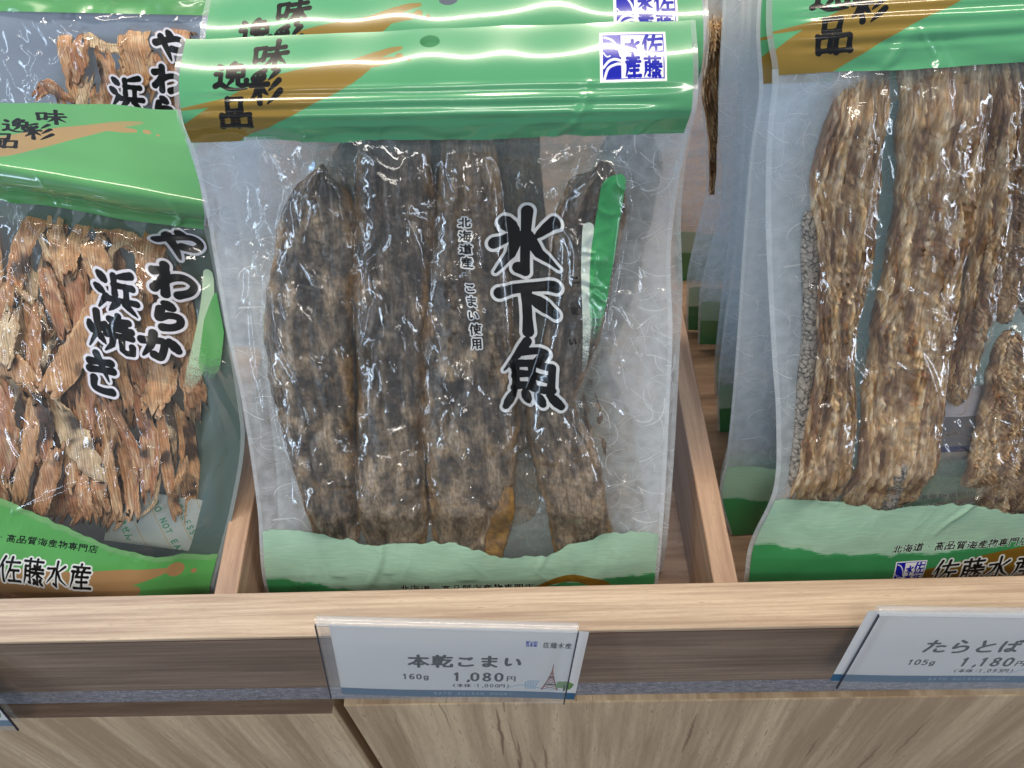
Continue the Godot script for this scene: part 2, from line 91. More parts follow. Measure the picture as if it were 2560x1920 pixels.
const SQUID := [[[0.1123, 0.108, 0.005], [0.1085, 0.1213, 0.0067], [0.097, 0.1398, 0.0065], [0.0884, 0.1578, 0.0054], [0.0856, 0.1633, 0.0033]], [[0.0828, 0.1663, 0.0055], [0.0757, 0.1833, 0.0066], [0.0689, 0.2029, 0.0056]], [[0.08, 0.1625, 0.0025], [0.0857, 0.1627, 0.003], [0.092, 0.1664, 0.0027], [0.0989, 0.1723, 0.0025], [0.1004, 0.1799, 0.0016]], [[0.1188, 0.1253, 0.0048], [0.1199, 0.135, 0.0065], [0.121, 0.1464, 0.006]], [[0.1348, 0.1213, 0.0038], [0.1299, 0.1335, 0.0054], [0.1237, 0.146, 0.0049]], [[0.1441, 0.1204, 0.0064], [0.1524, 0.1235, 0.008], [0.1616, 0.1287, 0.0064]], [[0.1414, 0.1318, 0.0081], [0.1414, 0.1396, 0.0092], [0.1411, 0.1501, 0.0076]], [[0.1457, 0.1494, 0.0019], [0.1482, 0.1386, 0.0019], [0.1516, 0.1328, 0.0022], [0.157, 0.1297, 0.0022], [0.1615, 0.1313, 0.0022], [0.1635, 0.1376, 0.0022], [0.1621, 0.1497, 0.0016]], [[0.1854, 0.0983, 0.0041], [0.1806, 0.115, 0.0064], [0.1707, 0.1323, 0.007], [0.1656, 0.1519, 0.0059]], [[0.1983, 0.1269, 0.0043], [0.1935, 0.1463, 0.0059], [0.1869, 0.1649, 0.0065], [0.1804, 0.1847, 0.0055]], [[0.2071, 0.1166, 0.0021], [0.2068, 0.1256, 0.0032], [0.2049, 0.1367, 0.0027]], [[0.1985, 0.1156, 0.0013], [0.1967, 0.1231, 0.0027], [0.1947, 0.1315, 0.0027]], [[0.1091, 0.1546, 0.0049], [0.1103, 0.1651, 0.0065], [0.1113, 0.181, 0.0049]], [[0.1226, 0.1506, 0.0065], [0.122, 0.1635, 0.0076], [0.1185, 0.1773, 0.0055]], [[0.1331, 0.1659, 0.0044], [0.1247, 0.1845, 0.0082], [0.1118, 0.201, 0.0089], [0.0995, 0.2163, 0.0061]], [[0.0977, 0.1776, 0.0038], [0.0924, 0.1916, 0.0047], [0.0893, 0.2054, 0.0047], [0.089, 0.2193, 0.0039]], [[0.084, 0.1795, 0.0044], [0.0793, 0.1908, 0.0061], [0.0758, 0.2033, 0.005]], [[0.0687, 0.2069, 0.0084], [0.0775, 0.2097, 0.0106], [0.0861, 0.2155, 0.0066]], [[0.1042, 0.1895, 0.0019], [0.1001, 0.1959, 0.0025], [0.0946, 0.206, 0.0017]], [[0.1428, 0.1913, 0.0033], [0.1419, 0.2034, 0.0042], [0.1423, 0.2186, 0.0036]], [[0.1505, 0.1902, 0.0036], [0.15, 0.2023, 0.0047], [0.1503, 0.2194, 0.0039]], [[0.1794, 0.1553, 0.0065], [0.1764, 0.1718, 0.0084], [0.1725, 0.1871, 0.0071]], [[0.1698, 0.1902, 0.0066], [0.1635, 0.2045, 0.0089], [0.1568, 0.2193, 0.0072]], [[0.178, 0.2032, 0.0044], [0.1799, 0.2078, 0.0058], [0.1808, 0.2121, 0.0044]], [[0.0676, 0.228, 0.0067], [0.0682, 0.2422, 0.0087], [0.0705, 0.2601, 0.0082], [0.0708, 0.2721, 0.0055]], [[0.0852, 0.2339, 0.0045], [0.0824, 0.2552, 0.006], [0.081, 0.2736, 0.0058], [0.0805, 0.2893, 0.0047]], [[0.064, 0.2702, 0.0033], [0.0679, 0.2787, 0.0039], [0.071, 0.286, 0.003]], [[0.0907, 0.2303, 0.005], [0.091, 0.2448, 0.0068], [0.0918, 0.2614, 0.0055]], [[0.0986, 0.232, 0.0061], [0.1059, 0.2455, 0.0098], [0.116, 0.2592, 0.0099], [0.1257, 0.2668, 0.0066]], [[0.0989, 0.2603, 0.0049], [0.0973, 0.2742, 0.0064], [0.0958, 0.2934, 0.0055]], [[0.1158, 0.2744, 0.0039], [0.119, 0.2832, 0.0052], [0.1239, 0.2955, 0.0047]], [[0.1248, 0.2715, 0.0044], [0.1271, 0.2803, 0.0058], [0.1299, 0.2906, 0.005]], [[0.1285, 0.2451, 0.0027], [0.1325, 0.2627, 0.0036], [0.139, 0.2881, 0.003]], [[0.1307, 0.2245, 0.0033], [0.1345, 0.2339, 0.0039], [0.1407, 0.2462, 0.0041], [0.1473, 0.2605, 0.0033]], [[0.1372, 0.2498, 0.0041], [0.1419, 0.2674, 0.0058], [0.148, 0.289, 0.0049]], [[0.1467, 0.2179, 0.0044], [0.1499, 0.233, 0.0061], [0.1537, 0.2488, 0.0062], [0.1564, 0.2713, 0.0047]], [[0.1597, 0.2231, 0.003], [0.1599, 0.2373, 0.0039], [0.1638, 0.2549, 0.0041], [0.1716, 0.2828, 0.0035]], [[0.1736, 0.2534, 0.0011], [0.1733, 0.2595, 0.0025], [0.1713, 0.2721, 0.0014]], [[0.1615, 0.2675, 0.0011], [0.1615, 0.2766, 0.0014], [0.1599, 0.2847, 0.0014], [0.1568, 0.2892, 0.0011]], [[0.1072, 0.1976, 0.0055], [0.1117, 0.2076, 0.0072], [0.1165, 0.2209, 0.0055]], [[0.1251, 0.2168, 0.005], [0.1247, 0.231, 0.0072], [0.1217, 0.2461, 0.0054]], [[0.0813, 0.2204, 0.0056], [0.0819, 0.2344, 0.0073], [0.0792, 0.2496, 0.0049]], [[0.1681, 0.1462, 0.0054], [0.1694, 0.1594, 0.007], [0.1682, 0.173, 0.006]], [[0.1475, 0.1545, 0.0038], [0.1453, 0.1709, 0.0055], [0.1442, 0.1871, 0.0049]], [[0.0913, 0.1731, 0.0044], [0.0916, 0.1838, 0.0055], [0.0863, 0.1952, 0.0044]], [[0.1068, 0.2223, 0.0039], [0.1076, 0.2363, 0.0056], [0.1056, 0.2516, 0.0044]], [[0.1595, 0.2118, 0.0044], [0.1625, 0.2227, 0.0061], [0.1632, 0.2368, 0.0045]], [[0.1146, 0.2353, 0.0045], [0.1192, 0.2495, 0.006], [0.1235, 0.2641, 0.0049]], [[0.0743, 0.2777, 0.0039], [0.0772, 0.2898, 0.0055], [0.0799, 0.299, 0.0039]], [[0.1064, 0.2759, 0.0039], [0.1094, 0.288, 0.0055], [0.1142, 0.3003, 0.0039]]]
const SQUID_BEHIND := [[[0.0794, 0.0552, 0.0045], [0.0752, 0.0775, 0.0059], [0.0754, 0.0971, 0.0063], [0.0771, 0.114, 0.0051]], [[0.0913, 0.0682, 0.0039], [0.0842, 0.0818, 0.0066], [0.0786, 0.0961, 0.0047]], [[0.0923, 0.0652, 0.0029], [0.0989, 0.072, 0.0039], [0.1172, 0.0758, 0.0033]], [[0.103, 0.0764, 0.0052], [0.1034, 0.0947, 0.007], [0.1018, 0.1167, 0.0061]], [[0.1328, 0.0614, 0.0071], [0.1257, 0.0766, 0.0102], [0.1205, 0.0969, 0.0086]], [[0.1314, 0.0596, 0.0032], [0.12, 0.0677, 0.0042], [0.1138, 0.0774, 0.003]], [[0.0473, 0.1081, 0.0034], [0.0536, 0.1024, 0.0043], [0.0605, 0.1013, 0.005], [0.0692, 0.1102, 0.0037]], [[0.0873, 0.0959, 0.0027], [0.0816, 0.1058, 0.0044], [0.0778, 0.1172, 0.0037]], [[0.1466, 0.0618, 0.0045], [0.1558, 0.0634, 0.0065], [0.1662, 0.0668, 0.0052]], [[0.0929, 0.1023, 0.004], [0.0896, 0.1186, 0.0054]], [[0.1385, 0.0799, 0.0046], [0.1323, 0.0918, 0.0063], [0.1275, 0.1049, 0.005]], [[0.1432, 0.0793, 0.0049], [0.1464, 0.0948, 0.0066], [0.144, 0.1143, 0.0054]], [[0.111, 0.089, 0.0046], [0.1114, 0.1052, 0.006], [0.1093, 0.1198, 0.0051]], [[0.1596, 0.079, 0.0046], [0.1585, 0.0978, 0.006], [0.153, 0.1174, 0.0051]], [[0.0589, 0.1159, 0.0041], [0.0583, 0.1257, 0.0055], [0.0572, 0.1389, 0.0041]]]
const COD := [[[0.0456, 0.0454, 0.0078], [0.0445, 0.0495, 0.0096], [0.0406, 0.0628, 0.0119], [0.0387, 0.0817, 0.0137], [0.0374, 0.101, 0.0156], [0.0378, 0.1206, 0.0152], [0.0382, 0.1452, 0.0134], [0.034, 0.1797, 0.0101], [0.0317, 0.2156, 0.0113], [0.0287, 0.2513, 0.0145], [0.0272, 0.2689, 0.0159], [0.0269, 0.2866, 0.0171], [0.0305, 0.2993, 0.0167]], [[0.0204, 0.1167, 0.0022], [0.0214, 0.1274, 0.0038], [0.0216, 0.1433, 0.0044], [0.0214, 0.1696, 0.004], [0.0197, 0.1959, 0.0042], [0.0161, 0.2185, 0.004], [0.0139, 0.2474, 0.0042], [0.0113, 0.2649, 0.0032], [0.0108, 0.2828, 0.0025], [0.0142, 0.2947, 0.0017]], [[0.0743, 0.0452, 0.0182], [0.0754, 0.058, 0.019], [0.0775, 0.0695, 0.0192], [0.0794, 0.0921, 0.0198], [0.0808, 0.1233, 0.0197], [0.0782, 0.1471, 0.0183], [0.0753, 0.1732, 0.0204], [0.0713, 0.1995, 0.0216], [0.0689, 0.2278, 0.0228], [0.0684, 0.254, 0.0232], [0.0695, 0.2895, 0.0224], [0.0742, 0.3042, 0.0219]], [[0.0986, 0.0509, 0.0056], [0.1018, 0.0639, 0.0066], [0.1062, 0.0862, 0.0073], [0.1085, 0.121, 0.0081], [0.1078, 0.1596, 0.009], [0.1044, 0.1908, 0.0084], [0.0996, 0.2128, 0.008], [0.0981, 0.2255, 0.0061], [0.0979, 0.232, 0.0036]], [[0.0941, 0.0549, 0.0014], [0.0986, 0.0745, 0.0021], [0.1032, 0.1091, 0.002], [0.1032, 0.1384, 0.0021], [0.1007, 0.1592, 0.0017]], [[0.1253, 0.1901, 0.0034], [0.1245, 0.2031, 0.0085], [0.1233, 0.2229, 0.0102], [0.122, 0.2459, 0.0115], [0.1208, 0.2634, 0.0116], [0.1196, 0.278, 0.0107], [0.1218, 0.2871, 0.0094]], [[0.1123, 0.0646, 0.0054], [0.1173, 0.0869, 0.0073], [0.1202, 0.1148, 0.0085], [0.1217, 0.1449, 0.0088], [0.1212, 0.171, 0.0072], [0.121, 0.184, 0.0039]], [[0.1352, 0.2439, 0.0047], [0.1357, 0.2615, 0.0069], [0.1361, 0.2822, 0.0099], [0.1432, 0.3059, 0.0124], [0.1469, 0.3227, 0.0112]], [[0.1378, 0.1407, 0.0056], [0.1368, 0.1563, 0.009], [0.1376, 0.1721, 0.0087], [0.1418, 0.1854, 0.0049]], [[0.1477, 0.2331, 0.0062], [0.1511, 0.2625, 0.0095], [0.1599, 0.2939, 0.0123], [0.1714, 0.3212, 0.0124]], [[0.0488, 0.2792, 0.0053], [0.0596, 0.3031, 0.005]]]
const COD_SKIN := [[0.0687, 0.2643, 0.0032], [0.0686, 0.2776, 0.0045], [0.0723, 0.2924, 0.0047], [0.0748, 0.3042, 0.0039]]
const COD_STICK := [[0.0058, 0.0117, 0.0046], [0.0063, 0.0278, 0.0049], [0.0059, 0.0454, 0.0045], [0.0051, 0.0695, 0.0055], [0.0051, 0.0924, 0.0034], [0.0039, 0.1159, 0.0023], [0.0035, 0.1453, 0.0015]]
# Folds in the film of the front pouches, as [metres across, metres down] along each.
const FOLDS_KOMAI := [[[0.0657, 0.0546], [0.0788, 0.056], [0.098, 0.0663], [0.105, 0.0626]], [[0.0285, 0.1526], [0.0351, 0.1739], [0.0444, 0.1958]], [[0.0403, 0.14], [0.053, 0.1551], [0.0609, 0.1794], [0.0594, 0.2043]], [[0.1033, 0.0902], [0.0949, 0.1099], [0.082, 0.1198]], [[0.1011, 0.0877], [0.1094, 0.1099], [0.1114, 0.1299]], [[0.1011, 0.0877], [0.1171, 0.0976]], [[0.1408, 0.0631], [0.1455, 0.0754], [0.1317, 0.0853]], [[0.152, 0.0633], [0.1726, 0.0684], [0.19, 0.0614]], [[0.1787, 0.0976], [0.1887, 0.1099], [0.1866, 0.14]], [[0.0171, 0.2278], [0.037, 0.2395], [0.0462, 0.2542]], [[0.0165, 0.1425], [0.0144, 0.1766], [0.0127, 0.2102]], [[0.2093, 0.0927], [0.2079, 0.1299], [0.2016, 0.1602]], [[0.2216, 0.1], [0.2205, 0.1551], [0.2206, 0.2249]]]
const FOLDS_SQUID := [[[0.1091, 0.1135], [0.1141, 0.1255], [0.1244, 0.1369]], [[0.1194, 0.1124], [0.1268, 0.1179], [0.1288, 0.1248], [0.1252, 0.1368]], [[0.1325, 0.1201], [0.1434, 0.1231], [0.1572, 0.1286], [0.1733, 0.1226], [0.189, 0.1152], [0.2072, 0.1147]], [[0.1123, 0.1499], [0.1199, 0.1509], [0.1408, 0.1345], [0.1487, 0.1317]], [[0.1334, 0.2657], [0.1351, 0.2501], [0.1378, 0.2421]], [[0.0838, 0.2968], [0.107, 0.2819], [0.1254, 0.2699], [0.1374, 0.2772]], [[0.1773, 0.2819], [0.1884, 0.2603], [0.1996, 0.2343]]]
const FOLDS_SQUID_BEHIND := [[[0.0774, 0.0565], [0.0833, 0.0629], [0.0939, 0.0703], [0.1018, 0.071], [0.111, 0.0672], [0.1296, 0.0591]], [[0.0803, 0.0624], [0.1007, 0.059], [0.1335, 0.0569], [0.1752, 0.057]], [[0.05, 0.075], [0.0578, 0.0808], [0.0499, 0.0902]]]
const FOLDS_COD := [[[0.0092, 0.0868], [0.0136, 0.0917], [0.0189, 0.0909]], [[0.0678, 0.0704], [0.0767, 0.0731], [0.0827, 0.0724]], [[0.0804, 0.1123], [0.0798, 0.1239], [0.0869, 0.1268]], [[0.0715, 0.1887], [0.0796, 0.2114], [0.0871, 0.2406]], [[0.0416, 0.1239], [0.0485, 0.1293], [0.053, 0.127]], [[0.0398, 0.2001], [0.0446, 0.209], [0.037, 0.2171]], [[0.011, 0.0581], [0.0362, 0.0522], [0.0639, 0.0518], [0.0858, 0.0522]]]

var rng := RandomNumberGenerator.new()
var M := {}
var names := {}


class Canvas:
	var w: int
	var h: int
	var b: PackedByteArray
	var ppm := 1.0       # pixels per metre
	func _init(width: int, height: int, fill: Color) -> void:
		w = width
		h = height
		var im := Image.create(w, h, false, Image.FORMAT_RGBA8)
		im.fill(fill)
		b = im.get_data()
	func blend(x: int, y: int, c: Color, a: float) -> void:
		var i := (y * w + x) * 4
		var da := b[i + 3] / 255.0
		var oa := a + da * (1.0 - a)
		if oa <= 0.0:
			return
		var k := a / oa
		b[i] = int(lerpf(b[i], c.r * 255.0, k))
		b[i + 1] = int(lerpf(b[i + 1], c.g * 255.0, k))
		b[i + 2] = int(lerpf(b[i + 2], c.b * 255.0, k))
		b[i + 3] = int(oa * 255.0)
	func stroke(p: PackedVector2Array, r: PackedFloat32Array, c: Color, noise: FastNoiseLite = null, dry := 0.0) -> void:
		var total := 0.0
		for i in p.size() - 1:
			total += p[i].distance_to(p[i + 1])
		var run := 0.0
		for i in p.size() - 1:
			var a := p[i]
			var d := p[i + 1] - a
			var len2 := maxf(d.length_squared(), 1e-6)
			var rm := maxf(r[i], r[i + 1]) + 1.0
			var x0 := maxi(0, int(minf(a.x, a.x + d.x) - rm))
			var x1 := mini(w - 1, int(maxf(a.x, a.x + d.x) + rm) + 1)
			var y0 := maxi(0, int(minf(a.y, a.y + d.y) - rm))
			var y1 := mini(h - 1, int(maxf(a.y, a.y + d.y) + rm) + 1)
			var side := Vector2(-d.y, d.x) / sqrt(len2)
			for y in range(y0, y1 + 1):
				for x in range(x0, x1 + 1):
					var q := Vector2(x + 0.5, y + 0.5) - a
					var t := clampf(q.dot(d) / len2, 0.0, 1.0)
					var rr := lerpf(r[i], r[i + 1], t)
					var cov := rr - (q - d * t).length() + 0.5
					if cov <= 0.0:
						continue
					cov = minf(cov, 1.0) * c.a
					if noise:
						var along := (run + t * sqrt(len2)) / maxf(total, 1.0)
						var n := noise.get_noise_2d(q.dot(side) * 9.0, along * 160.0) * 0.5 + 0.5
						if n < dry * along * along:
							continue
					blend(x, y, c, cov)
			run += sqrt(len2)
	func dot(x: float, y: float, r: float, c: Color) -> void:
		stroke(PackedVector2Array([Vector2(x, y), Vector2(x + 0.01, y)]), PackedFloat32Array([r, r]), c)
	func rect(x0: float, y0: float, x1: float, y1: float, c: Color) -> void:
		for y in range(maxi(0, int(y0)), mini(h, int(y1))):
			for x in range(maxi(0, int(x0)), mini(w, int(x1))):
				blend(x, y, c, c.a)
	func hole(x: float, y: float, rx: float, ry: float) -> void:
		for j in range(maxi(0, int(y - ry - 2)), mini(h, int(y + ry + 2))):
			for i in range(maxi(0, int(x - rx - 2)), mini(w, int(x + rx + 2))):
				var e := Vector2((i + 0.5 - x) / rx, (j + 0.5 - y) / ry).length()
				b[(j * w + i) * 4 + 3] = int(255.0 * clampf((e - 1.0) * rx + 0.5, 0.0, 1.0))
	func texture() -> ImageTexture:
		return ImageTexture.create_from_image(Image.create_from_data(w, h, false, Image.FORMAT_RGBA8, b))


# One pouch: a sheet that runs down its rows; at() turns metres across, metres down and height off the sheet into a place.
class Pouch:
	var left := PackedVector3Array()
	var right := PackedVector3Array()
	var out := PackedVector3Array()
	var W := 0.0
	var S := 0.0
	var N := 480
	var nu := 0
	var nv := 0
	var height := PackedFloat32Array()
	var base := Vector3.ZERO
	var head := 0.0
	var band := 1.0
	var tuck := 0.0
	func _init(rows: Array) -> void:
		var l := []
		var r := []
		var s := [0.0]
		for k in rows:
			l.append(Vector3(k[0], k[1], k[2]))
			r.append(Vector3(k[3], k[4], k[5]))
			W += (r[-1] - l[-1]).length() / rows.size()
			if l.size() > 1:
				s.append(s[-1] + ((l[-1] + r[-1]) * 0.5 - (l[-2] + r[-2]) * 0.5).length())
		S = s[-1]
		var i := 0
		for n in N + 1:
			var d: float = S * n / N
			while i < rows.size() - 2 and s[i + 1] < d:
				i += 1
			var t: float = (d - s[i]) / (s[i + 1] - s[i])
			left.append(along(l, s, i, t))
			right.append(along(r, s, i, t))
		for n in N + 1:
			var a := maxi(0, n - 3)
			var c := mini(N, n + 3)
			var down := (left[c] + right[c]) - (left[a] + right[a])
			out.append(down.cross(right[n] - left[n]).normalized())
		base = (left[N] + right[N]) * 0.5
	func along(p: Array, s: Array, i: int, t: float) -> Vector3:
		var h: float = s[i + 1] - s[i]
		var m0: Vector3 = (p[i + 1] - p[i]) if i == 0 else (p[i + 1] - p[i - 1]) * (h / (s[i + 1] - s[i - 1]))
		var m1: Vector3 = (p[i + 1] - p[i]) if i + 2 >= p.size() else (p[i + 2] - p[i]) * (h / (s[i + 2] - s[i]))
		var t2 := t * t
		var t3 := t2 * t
		return p[i] * (2 * t3 - 3 * t2 + 1) + m0 * (t3 - 2 * t2 + t) + p[i + 1] * (3 * t2 - 2 * t3) + m1 * (t3 - t2)
	func at(x: float, s: float, h: float) -> Vector3:
		var f := clampf(s / S, 0.0, 1.0) * N
		var i := mini(int(f), N - 1)
		var t := f - i
		var u := x / W
		return left[i].lerp(left[i + 1], t).lerp(right[i].lerp(right[i + 1], t), u) + out[i].lerp(out[i + 1], t) * h
	func film_height(x: float, s: float) -> float:
		if nu == 0:
			return 0.0
		var i := clampi(int(x / W * nu + 0.5), 0, nu)
		var j := clampi(int(s / S * nv + 0.5), 0, nv)
		return height[j * (nu + 1) + i]


func _ready() -> void:
	# ---- camera, surroundings, lamps, exposure
	var cam := Camera3D.new()
	cam.transform = Transform3D(Basis(Vector3(0.99814269, -0.06062879, -0.00594355), Vector3(0.03493499, 0.64959417, -0.75947809), Vector3(0.04990713, 0.75785986, 0.65050573)).orthonormalized(), Vector3(0.02669, 0.41889, 0.20939))
	cam.fov = 50.72
	cam.near = 0.02
	cam.far = 30.0
	add_child(cam)
	cam.current = true
	var env := Environment.new()
	env.background_mode = Environment.BG_COLOR
	env.background_color = Color(0.50, 0.525, 0.56)
	env.background_energy_multiplier = 0.46
	env.tonemap_mode = Environment.TONE_MAPPER_LINEAR
	env.tonemap_exposure = 1.86
	env.sdfgi_enabled = true
	env.ssao_enabled = true
	env.ssil_enabled = true
	var we := WorldEnvironment.new()
	we.environment = env
	add_child(we)
	ceiling_lamp(Vector3(-0.05, 1.08, -0.20), Vector2(1.7, 0.040), 0.0, Color(1.0, 0.94, 0.86), 0.66, "long warm white lamp strip above the display")
	ceiling_lamp(Vector3(-1.15, 1.05, -0.75), Vector2(0.5, 0.30), -0.9, Color(0.55, 0.76, 1.0), 0.40, "bluish lit panel up to the left of the display")
	ceiling_lamp(Vector3(0.20, 1.95, 1.30), Vector2(0.9, 0.14), 0.0, Color(1.0, 0.97, 0.93), 0.52, "ceiling lamp over the aisle, nearer the shelf")
	ceiling_lamp(Vector3(-0.30, 1.95, 2.20), Vector2(0.9, 0.14), 0.0, Color(1.0, 0.97, 0.93), 0.52, "ceiling lamp over the aisle, farther from the shelf")
	added_side_light(Vector3(-1.25, 0.25, 0.55), Vector2(0.10, 1.5), Color(0.80, 0.90, 1.0), 0.30, "tall bluish white light added left of the shelf for glints on the film")
	added_side_light(Vector3(1.35, 0.25, 0.35), Vector2(0.10, 1.5), Color(0.86, 0.92, 1.0), 0.30, "tall bluish white light added right of the shelf for glints on the film")

	rng.seed = 11
	make_materials()
	shelf()
	pouches()
	price_cards()


# ---------------------------------------------------------------- helpers

func noise(freq: float, s: int, octaves := 4) -> FastNoiseLite:
	var n := FastNoiseLite.new()
	n.noise_type = FastNoiseLite.TYPE_SIMPLEX_SMOOTH
	n.frequency = freq
	n.seed = s
	n.fractal_octaves = octaves
	return n


func numbered(called: String) -> String:
	var n: int = names.get(called, -1) + 1
	names[called] = n
	return called if n == 0 else "%s_%03d" % [called, n]


func tag(o: Node3D, label: String, category := "", group := "", kind := "") -> Node3D:
	if label:
		o.set_meta("label", label)
	if category:
		o.set_meta("category", category)
	if group:
		o.set_meta("group", group)
	if kind:
		o.set_meta("kind", kind)
	return o


func thing(called: String, at: Vector3, label: String, category: String, group := "") -> Node3D:
	var o := Node3D.new()
	o.name = numbered(called)
	add_child(o)
	o.position = at
	tag(o, label, category, group)
	return o


func part(called: String, mesh: Mesh, mat: Material, parent: Node3D) -> MeshInstance3D:
	var o := MeshInstance3D.new()
	o.name = called if parent != self else numbered(called)
	o.mesh = mesh
	o.material_override = mat
	parent.add_child(o, true)
	return o


func grid_mesh(p: PackedVector3Array, nu: int, nv: int, uv := PackedVector2Array(), col := PackedColorArray()) -> ArrayMesh:
	# nu+1 points across, nv+1 down; the face looks along down x across
	var idx := PackedInt32Array()
	idx.resize(nu * nv * 6)
	var nrm := PackedVector3Array()
	nrm.resize(p.size())
	var k := 0
	var row := nu + 1
	for j in nv:
		for i in nu:
			var a := j * row + i
			var b := a + 1
			var c := a + row
			var d := c + 1
			idx[k] = a
			idx[k + 1] = b
			idx[k + 2] = d
			idx[k + 3] = a
			idx[k + 4] = d
			idx[k + 5] = c
			k += 6
			var n := (p[c] - p[b]).cross(p[d] - p[a])
			nrm[a] += n
			nrm[b] += n
			nrm[c] += n
			nrm[d] += n
	# seams that close on themselves share their normals
	if p[0].distance_squared_to(p[nu]) < 1e-14 and p[row].distance_squared_to(p[row + nu]) < 1e-14:
		for j in nv + 1:
			var n := nrm[j * row] + nrm[j * row + nu]
			nrm[j * row] = n
			nrm[j * row + nu] = n
	for i in nrm.size():
		nrm[i] = nrm[i].normalized() if nrm[i].length_squared() > 0.0 else Vector3.UP
	var arr := []
	arr.resize(Mesh.ARRAY_MAX)
	arr[Mesh.ARRAY_VERTEX] = p
	arr[Mesh.ARRAY_NORMAL] = nrm
	arr[Mesh.ARRAY_INDEX] = idx
	if uv.size():
		arr[Mesh.ARRAY_TEX_UV] = uv
	if col.size():
		arr[Mesh.ARRAY_COLOR] = col
	var m := ArrayMesh.new()
	m.add_surface_from_arrays(Mesh.PRIMITIVE_TRIANGLES, arr)
	return m


# a box with bevelled edges between two corners of its own axes; uv in metres, x along the length
func bevel_box(size: Vector3, bev := 0.0008) -> ArrayMesh:
	var st := SurfaceTool.new()
	st.begin(Mesh.PRIMITIVE_TRIANGLES)
	var h := size * 0.5
	var corner := func(sx: float, sy: float, sz: float, ax: int) -> Vector3:
		var v := Vector3(sx * h.x, sy * h.y, sz * h.z)
		for k in 3:
			if k != ax:
				v[k] -= signf(v[k]) * bev
		return v
	var face := func(q: Array) -> void:
		var n: Vector3 = (q[2] - q[0]).cross(q[1] - q[0]).normalized()
		var mid: Vector3 = (q[0] + q[1] + q[2]) / 3.0
		var order := [0, 1, 2, 0, 2, 3] if q.size() == 4 else [0, 1, 2]
		if n.dot(mid) < 0.0:
			n = -n
			order.reverse()
		for k in order:
			st.set_normal(n)
			var v: Vector3 = q[k]
			var a := n.abs()
			st.set_uv(Vector2(v.x, -v.y) if a.z >= a.x and a.z >= a.y else (Vector2(v.x, v.z) if a.y >= a.x else Vector2(v.z, -v.y)))
			st.add_vertex(v)
	for s in [-1.0, 1.0]:
		face.call([corner.call(s, -1, -1, 0), corner.call(s, 1, -1, 0), corner.call(s, 1, 1, 0), corner.call(s, -1, 1, 0)])
		face.call([corner.call(-1, s, -1, 1), corner.call(1, s, -1, 1), corner.call(1, s, 1, 1), corner.call(-1, s, 1, 1)])
		face.call([corner.call(-1, -1, s, 2), corner.call(1, -1, s, 2), corner.call(1, 1, s, 2), corner.call(-1, 1, s, 2)])
		for t in [-1.0, 1.0]:
			face.call([corner.call(s, t, -1, 0), corner.call(s, t, 1, 0), corner.call(s, t, 1, 1), corner.call(s, t, -1, 1)])
			face.call([corner.call(s, -1, t, 0), corner.call(s, 1, t, 0), corner.call(s, 1, t, 2), corner.call(s, -1, t, 2)])
			face.call([corner.call(-1, s, t, 1), corner.call(1, s, t, 1), corner.call(1, s, t, 2), corner.call(-1, s, t, 2)])
			for r in [-1.0, 1.0]:
				face.call([corner.call(s, t, r, 0), corner.call(s, t, r, 1), corner.call(s, t, r, 2)])
	return st.commit()


func mat(c: Color, rough: float, spec := 0.5) -> StandardMaterial3D:
	var m := StandardMaterial3D.new()
	m.albedo_color = c
	m.roughness = rough
	m.metallic_specular = spec
	return m


func ceiling_lamp(at: Vector3, size: Vector2, tilt: float, c: Color, energy: float, label: String) -> void:
	var o := thing("ceiling_lamp", at, label, "lamp", "lamps over the display")
	o.rotation.z = -tilt
	var body := part("housing", bevel_box(Vector3(size.x + 0.02, 0.03, size.y + 0.02), 0.003), mat(Color(0.85, 0.85, 0.85), 0.5), o)
	body.position.y = 0.019
	var glow := mat(Color(0.9, 0.9, 0.9), 0.6)
	glow.emission_enabled = true
	glow.emission = c
	glow.emission_energy_multiplier = 3.0
	part("diffuser", bevel_box(Vector3(size.x, 0.006, size.y), 0.001), glow, o)
	var l := AreaLight3D.new()
	l.name = "light"
	l.area_size = size
	l.light_color = c
	l.light_energy = energy
	l.area_range = 8.0
	l.area_attenuation = 2.0
	l.shadow_enabled = true
	l.rotation.x = -PI / 2
	l.position.y = -0.008
	o.add_child(l)


func added_side_light(at: Vector3, size: Vector2, c: Color, energy: float, label: String) -> void:  # unseen light, added so upright ridges of the film catch glints
	var o := thing("added_side_light", at, label, "lamp", "side lights added for glints on the film")
	o.look_at_from_position(at, Vector3(0, at.y, -0.1), Vector3.UP)
	var body := part("housing", bevel_box(Vector3(size.x + 0.03, size.y + 0.03, 0.04), 0.003), mat(Color(0.8, 0.8, 0.8), 0.5), o)
	body.position.z = 0.024
	var glow := mat(Color(0.9, 0.9, 0.9), 0.6)
	glow.emission_enabled = true
	glow.emission = c
	glow.emission_energy_multiplier = 2.0
	part("diffuser", bevel_box(Vector3(size.x, size.y, 0.006), 0.001), glow, o)
	var l := AreaLight3D.new()
	l.name = "light"
	l.area_size = size
	l.light_color = c
	l.light_energy = energy
	l.area_range = 8.0
	l.area_attenuation = 2.0
	l.shadow_enabled = true
	l.position.z = -0.008
	o.add_child(l)


# ---------------------------------------------------------------- lettering

